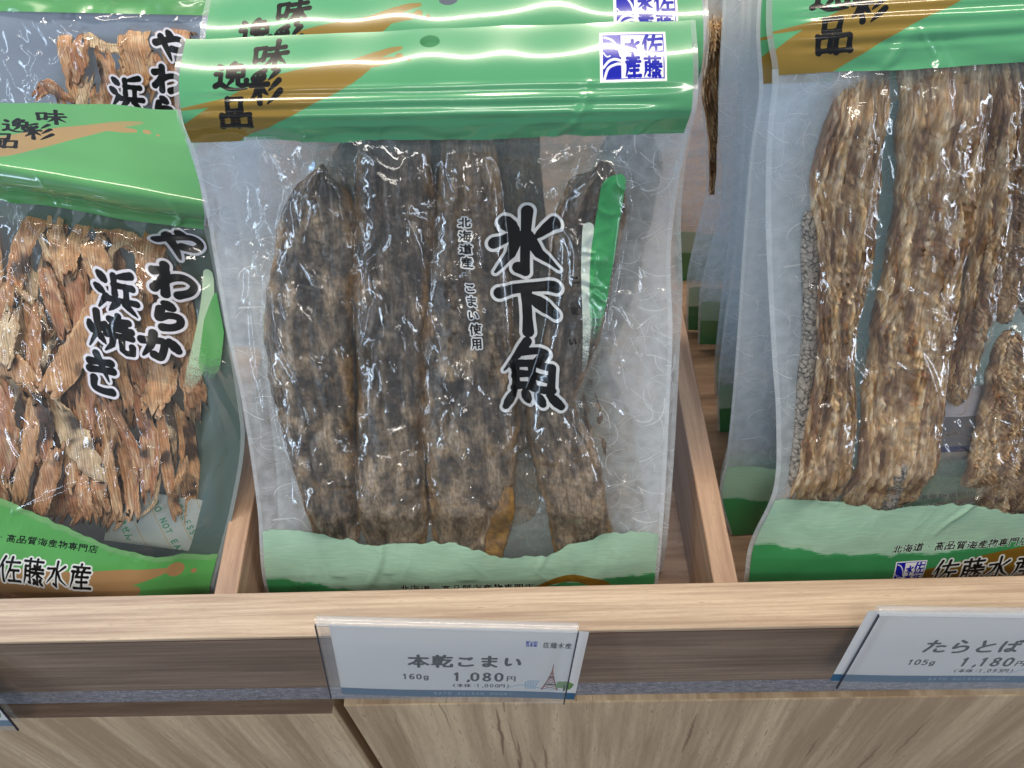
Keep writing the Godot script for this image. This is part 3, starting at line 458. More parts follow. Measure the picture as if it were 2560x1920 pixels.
func glyph(cv: Canvas, ch: String, cx: float, cy: float, w: float, h: float, pen: float, c: Color, brush := true, grow := 0.0, lean := 0.0) -> void:
	if not GLYPHS.has(ch):
		return
	for g in GLYPHS[ch]:
		var flag: int = g[0]
		var p := PackedVector2Array()
		for i in range(1, g.size(), 2):
			var q := Vector2((g[i] - 50.0) / 100.0 * w, (g[i + 1] - 50.0) / 100.0 * h)
			p.append(Vector2(cx, cy) + q.rotated(lean))
		if flag >= 10:
			p = smooth(p)
			flag -= 10
		var fine := PackedVector2Array()
		for i in p.size() - 1:
			for t in 3:
				fine.append(p[i].lerp(p[i + 1], t / 3.0))
		fine.append(p[-1])
		var r := PackedFloat32Array()
		for i in fine.size():
			var t := float(i) / maxi(1, fine.size() - 1)
			var k := 1.0
			if brush:
				match flag:
					0: k = 1.0 + 0.22 * pow(absf(2.0 * t - 1.0), 3.0) - 0.12
					1: k = 1.12 - 0.85 * t * t
					2: k = 0.35 + 0.8 * t
					3: k = 0.62 + 0.65 * sin(PI * minf(1.0, t * 0.75 + 0.1))
			r.append(pen * 0.5 * k + grow)
		cv.stroke(fine, r, c)


func smooth(p: PackedVector2Array) -> PackedVector2Array:
	var out := PackedVector2Array()
	for i in p.size() - 1:
		var a := p[maxi(0, i - 1)]
		var d := p[mini(p.size() - 1, i + 2)]
		for k in 5:
			out.append(p[i].cubic_interpolate(p[i + 1], a, d, k / 5.0))
	out.append(p[-1])
	return out


func word(cv: Canvas, text: String, x: float, y: float, w: float, h: float, step: Vector2, pen: float, c: Color, brush := true, edge := 0.0, edge_color := Color.WHITE, lean := 0.0) -> void:
	for pass_number in 2:
		if pass_number == 0 and edge <= 0.0:
			continue
		for i in text.length():
			glyph(cv, text[i], x + step.x * i, y + step.y * i, w, h, pen, edge_color if pass_number == 0 else c, brush, edge if pass_number == 0 else 0.0, lean)


func curve(cv: Canvas, pts: Array, widths: Array, c: Color, n: FastNoiseLite = null, dry := 0.0) -> void:
	var p := PackedVector2Array()
	for q in pts:
		p.append(Vector2(q[0], q[1]) * cv.ppm)
	var s := smooth(p)
	var r := PackedFloat32Array()
	for i in s.size():
		var f := float(i) / (s.size() - 1) * (widths.size() - 1)
		var k := mini(int(f), widths.size() - 2)
		r.append(lerpf(widths[k], widths[k + 1], f - k) * cv.ppm * 0.5)
	cv.stroke(s, r, c, n, dry)


func emblem(cv: Canvas, x0: float, y0: float, w: float, h: float) -> void:
	var blue := Color(0.05, 0.10, 0.66)
	var white := Color(0.93, 0.94, 0.95)
	cv.rect(x0, y0, x0 + w, y0 + h, white)
	var m := w * 0.045
	cv.rect(x0 + m, y0 + m, x0 + w * 0.32, y0 + h - m, blue)
	for e in [[m, m, w - m, m], [m, h - m, w - m, h - m], [w - m, m, w - m, h - m]]:
		cv.stroke(PackedVector2Array([Vector2(x0 + e[0], y0 + e[1]), Vector2(x0 + e[2], y0 + e[3])]), PackedFloat32Array([w * 0.007, w * 0.007]), blue)
	var arc := func(pts: Array, wd: float, c: Color) -> void:
		var p := PackedVector2Array()
		for q in pts:
			p.append(Vector2(x0 + q[0] * w, y0 + q[1] * h))
		var s := smooth(p)
		var r := PackedFloat32Array()
		r.resize(s.size())
		r.fill(wd * w)
		cv.stroke(s, r, c)
	arc.call([[0.07, 0.10], [0.18, 0.16], [0.27, 0.32], [0.31, 0.50]], 0.016, white)
	arc.call([[0.05, 0.42], [0.10, 0.50], [0.15, 0.49]], 0.011, white)
	arc.call([[0.05, 0.72], [0.13, 0.60], [0.22, 0.56], [0.32, 0.60]], 0.020, white)
	arc.call([[0.06, 0.95], [0.12, 0.74], [0.24, 0.66], [0.32, 0.66]], 0.020, white)
	var pen := w * 0.047
	glyph(cv, "水", x0 + w * 0.49, y0 + h * 0.31, w * 0.24, h * 0.28, pen, blue)
	glyph(cv, "産", x0 + w * 0.49, y0 + h * 0.70, w * 0.24, h * 0.46, pen, blue)
	glyph(cv, "佐", x0 + w * 0.78, y0 + h * 0.27, w * 0.32, h * 0.42, pen, blue)
	glyph(cv, "藤", x0 + w * 0.78, y0 + h * 0.72, w * 0.28, h * 0.42, pen * 0.8, blue)


# ---------------------------------------------------------------- materials

func streaks(w: int, h: int, stretch: int, s: int, freq: float) -> PackedByteArray:
	# noise drawn out along x
	var n := noise(freq, s, 5)
	var im := n.get_image(maxi(2, w / stretch), h, false, false, true)
	im.resize(w, h, Image.INTERPOLATE_CUBIC)
	im.convert(Image.FORMAT_L8)
	return im.get_data()


func wood_texture(w: int, h: int, dark: Color, light: Color, pores: Color, s: int, along_y := false, boards := 0) -> Texture2D:
	var long := 1.0 if boards else 0.42
	var a := streaks(w, h, int(16 * long), s, 0.012)
	var b := streaks(w, h, int(24 * long), s + 1, 0.06)
	var c := streaks(w, h, int(10 * long), s + 2, 0.22)
	var fine := noise(0.5, s + 3, 2).get_image(w, h, false, false, true)
	fine.convert(Image.FORMAT_L8)
	var f := fine.get_data()
	var out := PackedByteArray()
	out.resize(w * h * 3)
	for y in h:
		var board := 0.0
		if boards:
			board = fposmod(sin(floorf(float(y) / h * boards + 0.3) * 12.9898 + s) * 43758.5, 1.0) - 0.5
		for x in w:
			var i := y * w + x
			var t := (a[i] * 0.45 + b[i] * 0.4 + c[i] * 0.15) / 255.0
			t = clampf((t - 0.5) * 2.3 + 0.5 + board * 0.5 + (f[i] / 255.0 - 0.5) * 0.12, 0.0, 1.0)
			var col := dark.lerp(light, t)
			var pore := clampf((c[i] / 255.0 - 0.66) * 5.0, 0.0, 1.0) * clampf((b[i] / 255.0 - 0.45) * 4.0, 0.0, 1.0)
			col = col.lerp(pores, pore * 0.55)
			out[i * 3] = int(col.r * 255)
			out[i * 3 + 1] = int(col.g * 255)
			out[i * 3 + 2] = int(col.b * 255)
	var im := Image.create_from_data(w, h, false, Image.FORMAT_RGB8, out)
	if boards:
		im.convert(Image.FORMAT_RGBA8)
		var cv := Canvas.new(w, h, Color.BLACK)
		cv.b = im.get_data()
		var r := RandomNumberGenerator.new()
		r.seed = s
		for k in 34:
			var p := PackedVector2Array()
			var wd := PackedFloat32Array()
			var q := Vector2(r.randf() * w, r.randf() * h)
			var steps := r.randi_range(8, 26)
			var wide := r.randf_range(0.6, 2.2)
			for t in steps:
				p.append(q)
				wd.append(wide * (0.3 + sin(PI * t / steps)))
				q += Vector2(9.0, r.randfn(0.0, 0.6))
			cv.stroke(p, wd, Color(pores.r * 0.8, pores.g * 0.75, pores.b * 0.7, r.randf_range(0.15, 0.5)))
		for k in 2:
			var at := Vector2(r.randf() * w, r.randf() * h)
			for m in range(11, 0, -1):
				var e := PackedVector2Array()
				var wd := PackedFloat32Array()
				for t in 25:
					var ang := TAU * t / 24.0
					e.append(at + Vector2(cos(ang) * (m * 7.0 + 4.0), sin(ang) * (m * 2.1 + 1.5)) + Vector2(r.randfn(0, 0.6), r.randfn(0, 0.6)))
					wd.append(r.randf_range(0.5, 1.2) + 2.2 / m)
				cv.stroke(e, wd, Color(pores.r * 0.85, pores.g * 0.8, pores.b * 0.75, 0.16 + 0.5 / m))
		im = Image.create_from_data(w, h, false, Image.FORMAT_RGBA8, cv.b)
		im.convert(Image.FORMAT_RGB8)
	if along_y:
		im.rotate_90(CLOCKWISE)
	return ImageTexture.create_from_image(im)


func wood(tex: Texture2D, scale: Vector2, rough: float, offset := Vector3.ZERO) -> StandardMaterial3D:
	var m := mat(Color.WHITE, rough, 0.45)
	m.albedo_texture = tex
	m.uv1_scale = Vector3(scale.x, scale.y, 1)
	m.uv1_offset = offset
	m.heightmap_enabled = true
	m.heightmap_texture = tex
	m.heightmap_scale = 0.012
	return m


func film_material(alpha: float, rough: float) -> StandardMaterial3D:
	var m := mat(Color(0.92, 0.95, 0.97, alpha), rough, 0.62)
	m.transparency = BaseMaterial3D.TRANSPARENCY_ALPHA
	return m


func print_material(tex: Texture2D, mode: int, rough := 0.22) -> StandardMaterial3D:
	var m := mat(Color.WHITE, rough, 0.5)
	m.albedo_texture = tex
	m.texture_repeat = false
	m.transparency = mode
	m.clearcoat_enabled = true
	m.clearcoat = 0.75
	m.clearcoat_roughness = 0.055
	if mode == BaseMaterial3D.TRANSPARENCY_ALPHA_SCISSOR:
		m.alpha_scissor_threshold = 0.5
	return m


func vertex_material(rough: float, bump: Texture2D, bump_scale: float, tile: float) -> StandardMaterial3D:
	var m := mat(Color.WHITE, rough, 0.5)
	m.vertex_color_use_as_albedo = true
	m.heightmap_enabled = true
	m.heightmap_texture = bump
	m.heightmap_scale = bump_scale
	m.uv1_triplanar = true
	m.uv1_scale = Vector3.ONE * tile
	return m


func make_materials() -> void:
	var oak := wood_texture(1024, 512, Color(0.63, 0.535, 0.445), Color(0.80, 0.72, 0.615), Color(0.50, 0.40, 0.32), 5)
	var oak2 := wood_texture(1024, 512, Color(0.58, 0.46, 0.375), Color(0.72, 0.60, 0.50), Color(0.46, 0.35, 0.28), 31)
	var walnut := wood_texture(1024, 512, Color(0.46, 0.375, 0.31), Color(0.60, 0.51, 0.43), Color(0.36, 0.29, 0.235), 9)
	var maple := wood_texture(1024, 1024, Color(0.68, 0.565, 0.44), Color(0.86, 0.755, 0.61), Color(0.49, 0.38, 0.28), 17, true, 7)
	M.oak = wood(oak, Vector2(1.6, 14.0), 0.5, Vector3(0.5, 0.2, 0))
	M.divider = wood(oak2, Vector2(1.9, 9.0), 0.5, Vector3(0.5, 0.5, 0))
	M.floor = wood(oak2, Vector2(3.0, 7.0), 0.55)
	M.walnut = wood(walnut, Vector2(1.6, 8.0), 0.5, Vector3(0.5, 0.5, 0))
	M.door = wood(maple, Vector2(2.2, 2.2), 0.45)
	M.door_other = wood(maple, Vector2(2.2, 2.2), 0.45, Vector3(0.43, 0.31, 0))
	M.edge = mat(Color(0.36, 0.22, 0.15), 0.6)
	var sn := noise(0.05, 3, 4).get_seamless_image(512, 512)
	sn.convert(Image.FORMAT_L8)
	var sb := sn.get_data()
	var stone := Image.create(512, 512, false, Image.FORMAT_RGB8)
	var speck := noise(0.16, 8, 3).get_seamless_image(512, 512).get_data()
	for i in 512 * 512:
		var v := 0.52 + (sb[i] / 255.0 - 0.5) * 0.22 + (0.14 if speck[i] > 178 else 0.0) - (0.10 if speck[i] < 72 else 0.0)
		stone.set_pixel(i % 512, i / 512, Color(v, v * 0.98, v * 1.02))
	M.stone = mat(Color.WHITE, 0.6)
	M.stone.albedo_texture = ImageTexture.create_from_image(stone)
	M.stone.uv1_scale = Vector3(5, 9, 1)
	var crumple := crease_texture(900)
	for k in 3:
		var fm := film_material(0.02, 0.035)
		fm.heightmap_enabled = true
		fm.heightmap_texture = crumple
		fm.heightmap_scale = 0.06
		fm.uv1_offset = Vector3([0.0, 0.37, 0.71][k], [0.0, 0.55, 0.23][k], 0)
		M[["film", "film_squid", "film_cod"][k]] = fm
	M.film_back = print_material(null, BaseMaterial3D.TRANSPARENCY_ALPHA, 0.3)
	M.film_back.albedo_color = Color(0.30, 0.40, 0.37, 0.80)
	M.film_back_pale = print_material(null, BaseMaterial3D.TRANSPARENCY_ALPHA, 0.3)
	M.film_back_pale.albedo_color = Color(0.60, 0.68, 0.78, 0.70)
	M.inner = film_material(0.01, 0.045)
	M.inner.heightmap_enabled = true
	M.inner.heightmap_texture = crumple
	M.inner.heightmap_scale = 0.10
	M.inner.uv1_offset = Vector3(0.21, 0.64, 0)
	M.seal = film_material(0.22, 0.12)
	M.washi = print_material(washi_texture(), BaseMaterial3D.TRANSPARENCY_ALPHA, 0.35)
	M.washi.texture_repeat = true
	M.washi.uv1_scale = Vector3(1, 1, 1)
	M.washi.clearcoat = 0.4
	M.washi.vertex_color_use_as_albedo = true
	M.washi.backlight_enabled = true
	M.washi.backlight = Color(0.8, 0.8, 0.8)
	var grain := NoiseTexture2D.new()
	grain.width = 512
	grain.height = 512
	grain.seamless = true
	grain.noise = noise(0.035, 4, 5)
	M.fish = vertex_material(0.28, grain, 0.06, 20.0)
	M.fish.albedo_texture = mottle_texture(81, 3, 0.70, 0.05)
	M.fin = vertex_material(0.45, grain, 0.05, 30.0)
	var fibres := mottle_texture(82, 10, 0.70, 0.10)
	M.squid = vertex_material(0.40, fibres, 0.035, 16.0)
	M.squid.albedo_texture = fibres
	M.squid.backlight_enabled = true
	M.squid.backlight = Color(0.35, 0.30, 0.25)
	M.cod = vertex_material(0.38, fibres, 0.06, 12.0)
	M.cod.albedo_texture = fibres
	M.cod_skin = mat(Color.WHITE, 0.55)
	M.cod_skin.albedo_texture = skin_texture()
	M.cod_skin.uv1_triplanar = true
	M.cod_skin.uv1_scale = Vector3.ONE * 20.0


func crease_texture(s: int) -> Texture2D:
	# the relief of crumpled film: soft dents and many thin curved creases
	var n := 1024
	var a := PackedFloat32Array()
	a.resize(n * n)
	var soft := noise(1.0, s, 2).get_seamless_image(8, 8)
	var dent := noise(0.016, s + 1, 2).get_seamless_image(n, n).get_data()
	for i in n * n:
		a[i] = dent[i] / 255.0 * 0.62
	soft = Image.create_from_data(n, n, false, Image.FORMAT_RF, a.to_byte_array())
	soft.resize(n / 8, n / 8, Image.INTERPOLATE_LANCZOS)
	soft.resize(n, n, Image.INTERPOLATE_CUBIC)
	a = soft.get_data().to_float32_array()
	var r := RandomNumberGenerator.new()
	r.seed = s
	for k in 330:
		var q := Vector2(r.randf() * n, r.randf() * n)
		var dir := r.randfn(PI / 2, 0.75)
		var bend := r.randfn(0.0, 0.05)
		var steps := r.randi_range(16, 80)
		var wide := r.randf_range(1.6, 4.6)
		var high := r.randf_range(0.10, 0.42) * (-1.0 if r.randf() < 0.25 else 1.0)
		var kink := r.randi_range(6, steps)
		for t in steps:
			var f := sin(PI * (t + 0.5) / steps)
			var reach := int(wide * 2.4) + 1
			var side := Vector2(-sin(dir), cos(dir))
			for o in range(-reach * 2, reach * 2 + 1):
				var e := o * 0.5
				for step in 2:
					var c := q + side * e + Vector2.from_angle(dir) * step
					var i := posmod(int(c.y), n) * n + posmod(int(c.x), n)
					var g := high * f * exp(-e * e / (wide * wide))
					if absf(g) > 0.01:
						a[i] += (g if (g > 0.0) == (high > 0.0) else 0.0) * 0.22
			q += Vector2.from_angle(dir) * 2.0
			dir += bend + r.randfn(0.0, 0.03)
			if t == kink:
				dir += r.randfn(0.0, 1.0)
	var im := Image.create_from_data(n, n, false, Image.FORMAT_RF, a.to_byte_array())
	im.resize(n * 2 / 3, n * 2 / 3, Image.INTERPOLATE_LANCZOS)
	return ImageTexture.create_from_image(im)


func washi_texture() -> Texture2D:
	var cv := Canvas.new(1024, 1024, Color(0.94, 0.97, 0.985, 0.30))
	var n := noise(0.35, 21, 2)
	var n2 := noise(0.012, 22, 3)
	for i in 1024 * 1024:
		var x := i % 1024
		var y := i / 1024
		var v := n.get_noise_2d(x, y * 0.6)
		var a := 0.48 + maxf(0.0, v) * 0.46 + n2.get_noise_2d(x, y) * 0.22
		cv.b[i * 4 + 3] = int(clampf(a, 0.05, 0.9) * 255)
	var r := RandomNumberGenerator.new()
	r.seed = 77
	for k in 210:
		var p := PackedVector2Array()
		var q := Vector2(r.randf() * 1024, r.randf() * 1024)
		var dir := r.randf() * TAU
		var bend := r.randf_range(-0.22, 0.22)
		for t in r.randi_range(9, 22):
			p.append(q)
			q += Vector2.from_angle(dir) * 11.0
			dir += bend + r.randf_range(-0.15, 0.15)
		var w := PackedFloat32Array()
		var wide := 0.7 + pow(r.randf(), 4.0) * 3.2
		for t in p.size():
			w.append(wide * (1.0 - 0.6 * t / p.size()))
		cv.stroke(p, w, Color(0.97, 0.99, 1.0, 0.80))
	return cv.texture()


# grey streaks or specks of flesh and skin, drawn out along y by STRETCH
func mottle_texture(s: int, stretch: int, low: float, freq: float) -> Texture2D:
	var n := noise(freq, s, 5)
	var im := n.get_seamless_image(512, 512 / stretch)
	im.resize(512, 512, Image.INTERPOLATE_CUBIC)
	im.convert(Image.FORMAT_L8)
	var d := im.get_data()
	var out := PackedByteArray()
	out.resize(512 * 512 * 3)
	for i in 512 * 512:
		var v := clampf(low + (1.0 - low) * smoothstep(0.22, 0.72, d[i] / 255.0), 0.0, 1.0)
		out[i * 3] = int(v * 255)
		out[i * 3 + 1] = int(pow(v, 1.08) * 255)
		out[i * 3 + 2] = int(pow(v, 1.18) * 255)
	return ImageTexture.create_from_image(Image.create_from_data(512, 512, false, Image.FORMAT_RGB8, out))


func skin_texture() -> Texture2D:
	var n := noise(0.035, 41, 1)
	n.noise_type = FastNoiseLite.TYPE_CELLULAR
	n.cellular_return_type = FastNoiseLite.RETURN_DISTANCE2_SUB
	n.cellular_jitter = 0.9
	var im := n.get_seamless_image(512, 512).get_data()
	var p := noise(0.015, 42, 3).get_seamless_image(512, 512).get_data()
	var out := Image.create(512, 512, false, Image.FORMAT_RGB8)
	for i in 512 * 512:
		var line := 1.0 - smoothstep(0.06, 0.30, im[i] / 255.0)
		var v := lerpf(0.62, 0.72, p[i] / 255.0)
		v = lerpf(v, 0.12, line * smoothstep(0.25, 0.45, p[i] / 255.0))
		out.set_pixel(i % 512, i / 512, Color(v, v * 0.96, v * 0.9))
	return ImageTexture.create_from_image(out)


# ---------------------------------------------------------------- the display

func shelf() -> void:
	# rail along the front of the compartments
	var rail := thing("shelf_rail", Vector3(0, -0.0995, 0.013), "pale oak rail along the front of the compartments, dark grained front face", "rail")
	var top := part("top_board", bevel_box(Vector3(1.5, 0.003, 0.0265), 0.0004), M.oak, rail)
	top.position = Vector3(0, 0.0980, 0.00025)
	var edge := part("edge_line", bevel_box(Vector3(1.5, 0.0012, 0.0262), 0.0002), M.edge, rail)
	edge.position = Vector3(0, 0.0958, 0.0003)
	var front := part("front_board", bevel_box(Vector3(1.5, 0.0732, 0.0258), 0.0006), M.walnut, rail)
	front.position = Vector3(0, 0.0586, 0.0003)
	var strip := part("stone_strip", bevel_box(Vector3(1.5, 0.0218, 0.0244), 0.0005), M.stone, rail)
	strip.position = Vector3(0, 0.0109, 0.0003)
	# compartment floor
	var floor_board := part("shelf_floor", bevel_box(Vector3(1.5, 0.012, 0.62), 0.0005), M.floor, self)
	floor_board.position = Vector3(0, -0.0685, -0.3115)
	floor_board.rotation.x = 0.03
	tag(floor_board, "", "", "", "structure")
	# dividers
	var yaw := 0.0304
	for d in [[-0.1645, "wooden divider board on the left, between squid pouch and komai pouch"], [0.1188, "wooden divider board on the right, between komai pouch and cod pouches"]]:
		var o := thing("divider", Vector3(d[0], -0.072, -0.0015), d[1], "divider", "wooden dividers between the compartments")
		var board := part("board", bevel_box(Vector3(0.5, 0.072, 0.0134), 0.0005), M.divider, o)
		board.transform = Transform3D(Basis(Vector3.UP, PI / 2 + yaw) * Basis(Vector3.BACK, 0.076), Vector3(-0.0075, 0.0545, -0.2492))
		var cap := part("front_edge", bevel_box(Vector3(0.0010, 0.0700, 0.0137), 0.0002), M.edge, o)
		cap.transform = Transform3D(Basis(Vector3.UP, PI / 2 + yaw) * Basis(Vector3.BACK, 0.076), Vector3(0.00012, 0.0350, 0.0004))
	# cabinet below
	var cab := thing("cabinet", Vector3(0, -0.75, 0), "maple cabinet with two doors under the rail, dark gap between them", "cabinet")
	var body := part("body", bevel_box(Vector3(1.5, 0.62, 0.012), 0.0005), M.edge, cab)
	body.position = Vector3(0, 0.31, 0.004)
	var ld := part("door", bevel_box(Vector3(0.62, 0.62, 0.022), 0.0008), M.door, cab)
	ld.position = Vector3(-0.4315, 0.336, 0.0222)
	tag(ld, "left maple door, its top edge showing below the stone strip")
	var lt := part("top_edge", bevel_box(Vector3(0.62, 0.0006, 0.0205), 0.0001), M.walnut, ld)
	lt.position = Vector3(0, 0.3102, 0.0006)
	var rd := part("door", bevel_box(Vector3(0.80, 0.62, 0.019), 0.0008), M.door_other, cab)
	rd.position = Vector3(0.286, 0.3395, 0.0200)
	tag(rd, "right maple door, wider, with a knot in its grain")


# ---------------------------------------------------------------- pouches

func header_texture() -> Texture2D:
	# 0.24 m wide, 0.0545 m high
	var cv := Canvas.new(1536, 350, Color(0.33, 0.625, 0.45))
	cv.ppm = 6400.0
	var gold := Color(0.53, 0.44, 0.19)
	var n := noise(0.35, 51, 2)
	curve(cv, [[-0.006, 0.062], [0.020, 0.044], [0.050, 0.030], [0.078, 0.021], [0.094, 0.012], [0.103, 0.0095]], [0.024, 0.022, 0.019, 0.012, 0.004, 0.002], gold, n, 0.35)
	curve(cv, [[0.000, 0.036], [0.030, 0.031], [0.060, 0.022], [0.080, 0.017]], [0.001, 0.004, 0.003, 0.001], gold, n, 0.6)
	curve(cv, [[0.078, 0.020], [0.092, 0.0165], [0.099, 0.0155]], [0.003, 0.004, 0.0035], gold)
	cv.dot(0.1025 * 6400, 0.0143 * 6400, 0.0021 * 6400, gold)
	cv.dot(0.1073 * 6400, 0.0155 * 6400, 0.0009 * 6400, gold)
	var ink := Color(0.015, 0.02, 0.03)
	for g in [["味", 0.0415, 0.0105, 0.0165, 0.0155], ["逸", 0.0243, 0.0212, 0.0155, 0.0150], ["彩", 0.0405, 0.0265, 0.0150, 0.0165], ["品", 0.0248, 0.0388, 0.0150, 0.0165]]:
		glyph(cv, g[0], g[1] * 6400, g[2] * 6400, g[3] * 6400, g[4] * 6400, 0.0025 * 6400, ink)
	emblem(cv, 0.1967 * 6400, 0.0052 * 6400, 0.0312 * 6400, 0.0232 * 6400)
	cv.hole(0.1166 * 6400, 0.0068 * 6400, 0.0047 * 6400, 0.0032 * 6400)
	return cv.texture()


func squid_header_texture() -> Texture2D:
	# 0.206 m wide, 0.112 m high
	var cv := Canvas.new(1318, 717, Color(0.38, 0.64, 0.41))
	cv.ppm = 6400.0
	var gold := Color(0.66, 0.56, 0.39)
	var n := noise(0.35, 52, 2)
	curve(cv, [[0.060, 0.075], [0.098, 0.060], [0.130, 0.042], [0.158, 0.028], [0.182, 0.0175]], [0.030, 0.024, 0.016, 0.009, 0.003], gold, n, 0.5)
	curve(cv, [[0.150, 0.030], [0.168, 0.029], [0.176, 0.028]], [0.003, 0.006, 0.004], gold)
	cv.dot(0.1835 * 6400, 0.0275 * 6400, 0.0024 * 6400, gold)
	cv.dot(0.1895 * 6400, 0.030 * 6400, 0.0011 * 6400, gold)
	var ink := Color(0.015, 0.02, 0.03)
	for g in [["味", 0.1295, 0.0186, 0.0175, 0.019], ["逸", 0.1093, 0.0318, 0.0165, 0.020], ["彩", 0.1213, 0.0388, 0.0165, 0.021], ["品", 0.1001, 0.0520, 0.0165, 0.020]]:
		glyph(cv, g[0], g[1] * 6400, g[2] * 6400, g[3] * 6400, g[4] * 6400, 0.0025 * 6400, ink)
	return cv.texture()


func band_texture(w: float, squid: bool) -> Texture2D:
	# printed lower end of a pouch: pale wash with a brushed upper edge, then solid green with a gold stroke and the writing
	var ppm := 5200.0
	var high := 0.078
	var cv := Canvas.new(int(w * ppm), int(high * ppm), Color(0.6, 0.8, 0.66, 0.0))
	cv.ppm = ppm
	var edge := noise(0.010, 61, 3)
	var rough := noise(0.25, 62, 2)
	var green := Color(0.22, 0.56, 0.34) if not squid else Color(0.36, 0.66, 0.36)
	var pale := Color(0.66, 0.82, 0.72) if not squid else Color(0.50, 0.74, 0.48)
	for x in cv.w:
		var u := float(x) / cv.w
		var top := 0.0075 - 0.006 * sin(u * 7.0 + 0.6) - 0.004 * sin(u * 15.0 + 1.0) + edge.get_noise_2d(x, 0) * 0.003
		var solid := 0.036 - 0.007 * sin(u * 5.0 + 2.6) + edge.get_noise_2d(x, 90) * 0.003
		if squid:
			top = 0.004 + smoothstep(0.2, 0.85, u) * 0.031 + edge.get_noise_2d(x, 0) * 0.002
			solid = top + 0.004
		for y in cv.h:
			var v := y / ppm
			var i := (y * cv.w + x) * 4
			var a := clampf((v - top) * ppm * 0.5, 0.0, 1.0)
			if a <= 0.0:
				continue
			var streak := rough.get_noise_2d(x * 0.05, y * 1.0)
			var k := smoothstep(-0.0008, 0.0008, v - solid + streak * 0.0016)
			var c := pale.lerp(green, k)
			cv.b[i] = int(c.r * 255)
			cv.b[i + 1] = int(c.g * 255)
			cv.b[i + 2] = int(c.b * 255)
			cv.b[i + 3] = int(255 * a * lerpf(0.80 + streak * 0.12, 0.985, k))
	var gold := Color(0.50, 0.38, 0.12) if not squid else Color(0.66, 0.52, 0.36)
	var n := noise(0.35, 63, 2)
	var ink := Color(0.015, 0.02, 0.03)
	var halo := Color(0.90, 0.92, 0.92)
	if squid:
		curve(cv, [[0.05, 0.078], [0.09, 0.066], [0.13, 0.060], [0.165, 0.050], [0.180, 0.046]], [0.022, 0.024, 0.018, 0.008, 0.003], gold, n, 0.3)
		curve(cv, [[0.135, 0.064], [0.155, 0.060], [0.165, 0.058]], [0.004, 0.007, 0.005], gold)
		cv.dot(0.1845 * ppm, 0.0455 * ppm, 0.0046 * ppm, gold)
		cv.dot(0.1945 * ppm, 0.047 * ppm, 0.0016 * ppm, gold)
		word(cv, "北海道・高品質海産物専門店", 0.0590 * ppm, 0.0350 * ppm, 0.0057 * ppm, 0.0062 * ppm, Vector2(0.0063, 0) * ppm, 0.0006 * ppm, ink)
		emblem(cv, 0.0600 * ppm, 0.0460 * ppm, 0.0150 * ppm, 0.0160 * ppm)
		word(cv, "佐藤水産", 0.0865 * ppm, 0.0545 * ppm, 0.0135 * ppm, 0.0150 * ppm, Vector2(0.0146, -0.0003) * ppm, 0.0014 * ppm, ink, true, 0.0010 * ppm, halo)
	else:
		curve(cv, [[0.10, 0.066], [0.14, 0.058], [0.18, 0.046], [0.205, 0.038]], [0.020, 0.022, 0.014, 0.004], gold, n, 0.3)
		curve(cv, [[0.165, 0.040], [0.185, 0.031], [0.205, 0.034], [0.212, 0.038]], [0.002, 0.005, 0.006, 0.004], gold)
		cv.dot(0.215 * ppm, 0.046 * ppm, 0.004 * ppm, gold)
		word(cv, "北海道・高品質海産物専門店", 0.0855 * ppm, 0.0385 * ppm, 0.0058 * ppm, 0.0066 * ppm, Vector2(0.0064, 0) * ppm, 0.00062 * ppm, ink, true, 0.0004 * ppm, Color(0.75, 0.86, 0.79))
		emblem(cv, 0.0870 * ppm, 0.0480 * ppm, 0.0190 * ppm, 0.0190 * ppm)
		word(cv, "佐藤水産", 0.1190 * ppm, 0.0570 * ppm, 0.0150 * ppm, 0.0170 * ppm, Vector2(0.0165, 0) * ppm, 0.0015 * ppm, ink, true, 0.0010 * ppm, halo)
	return cv.texture()


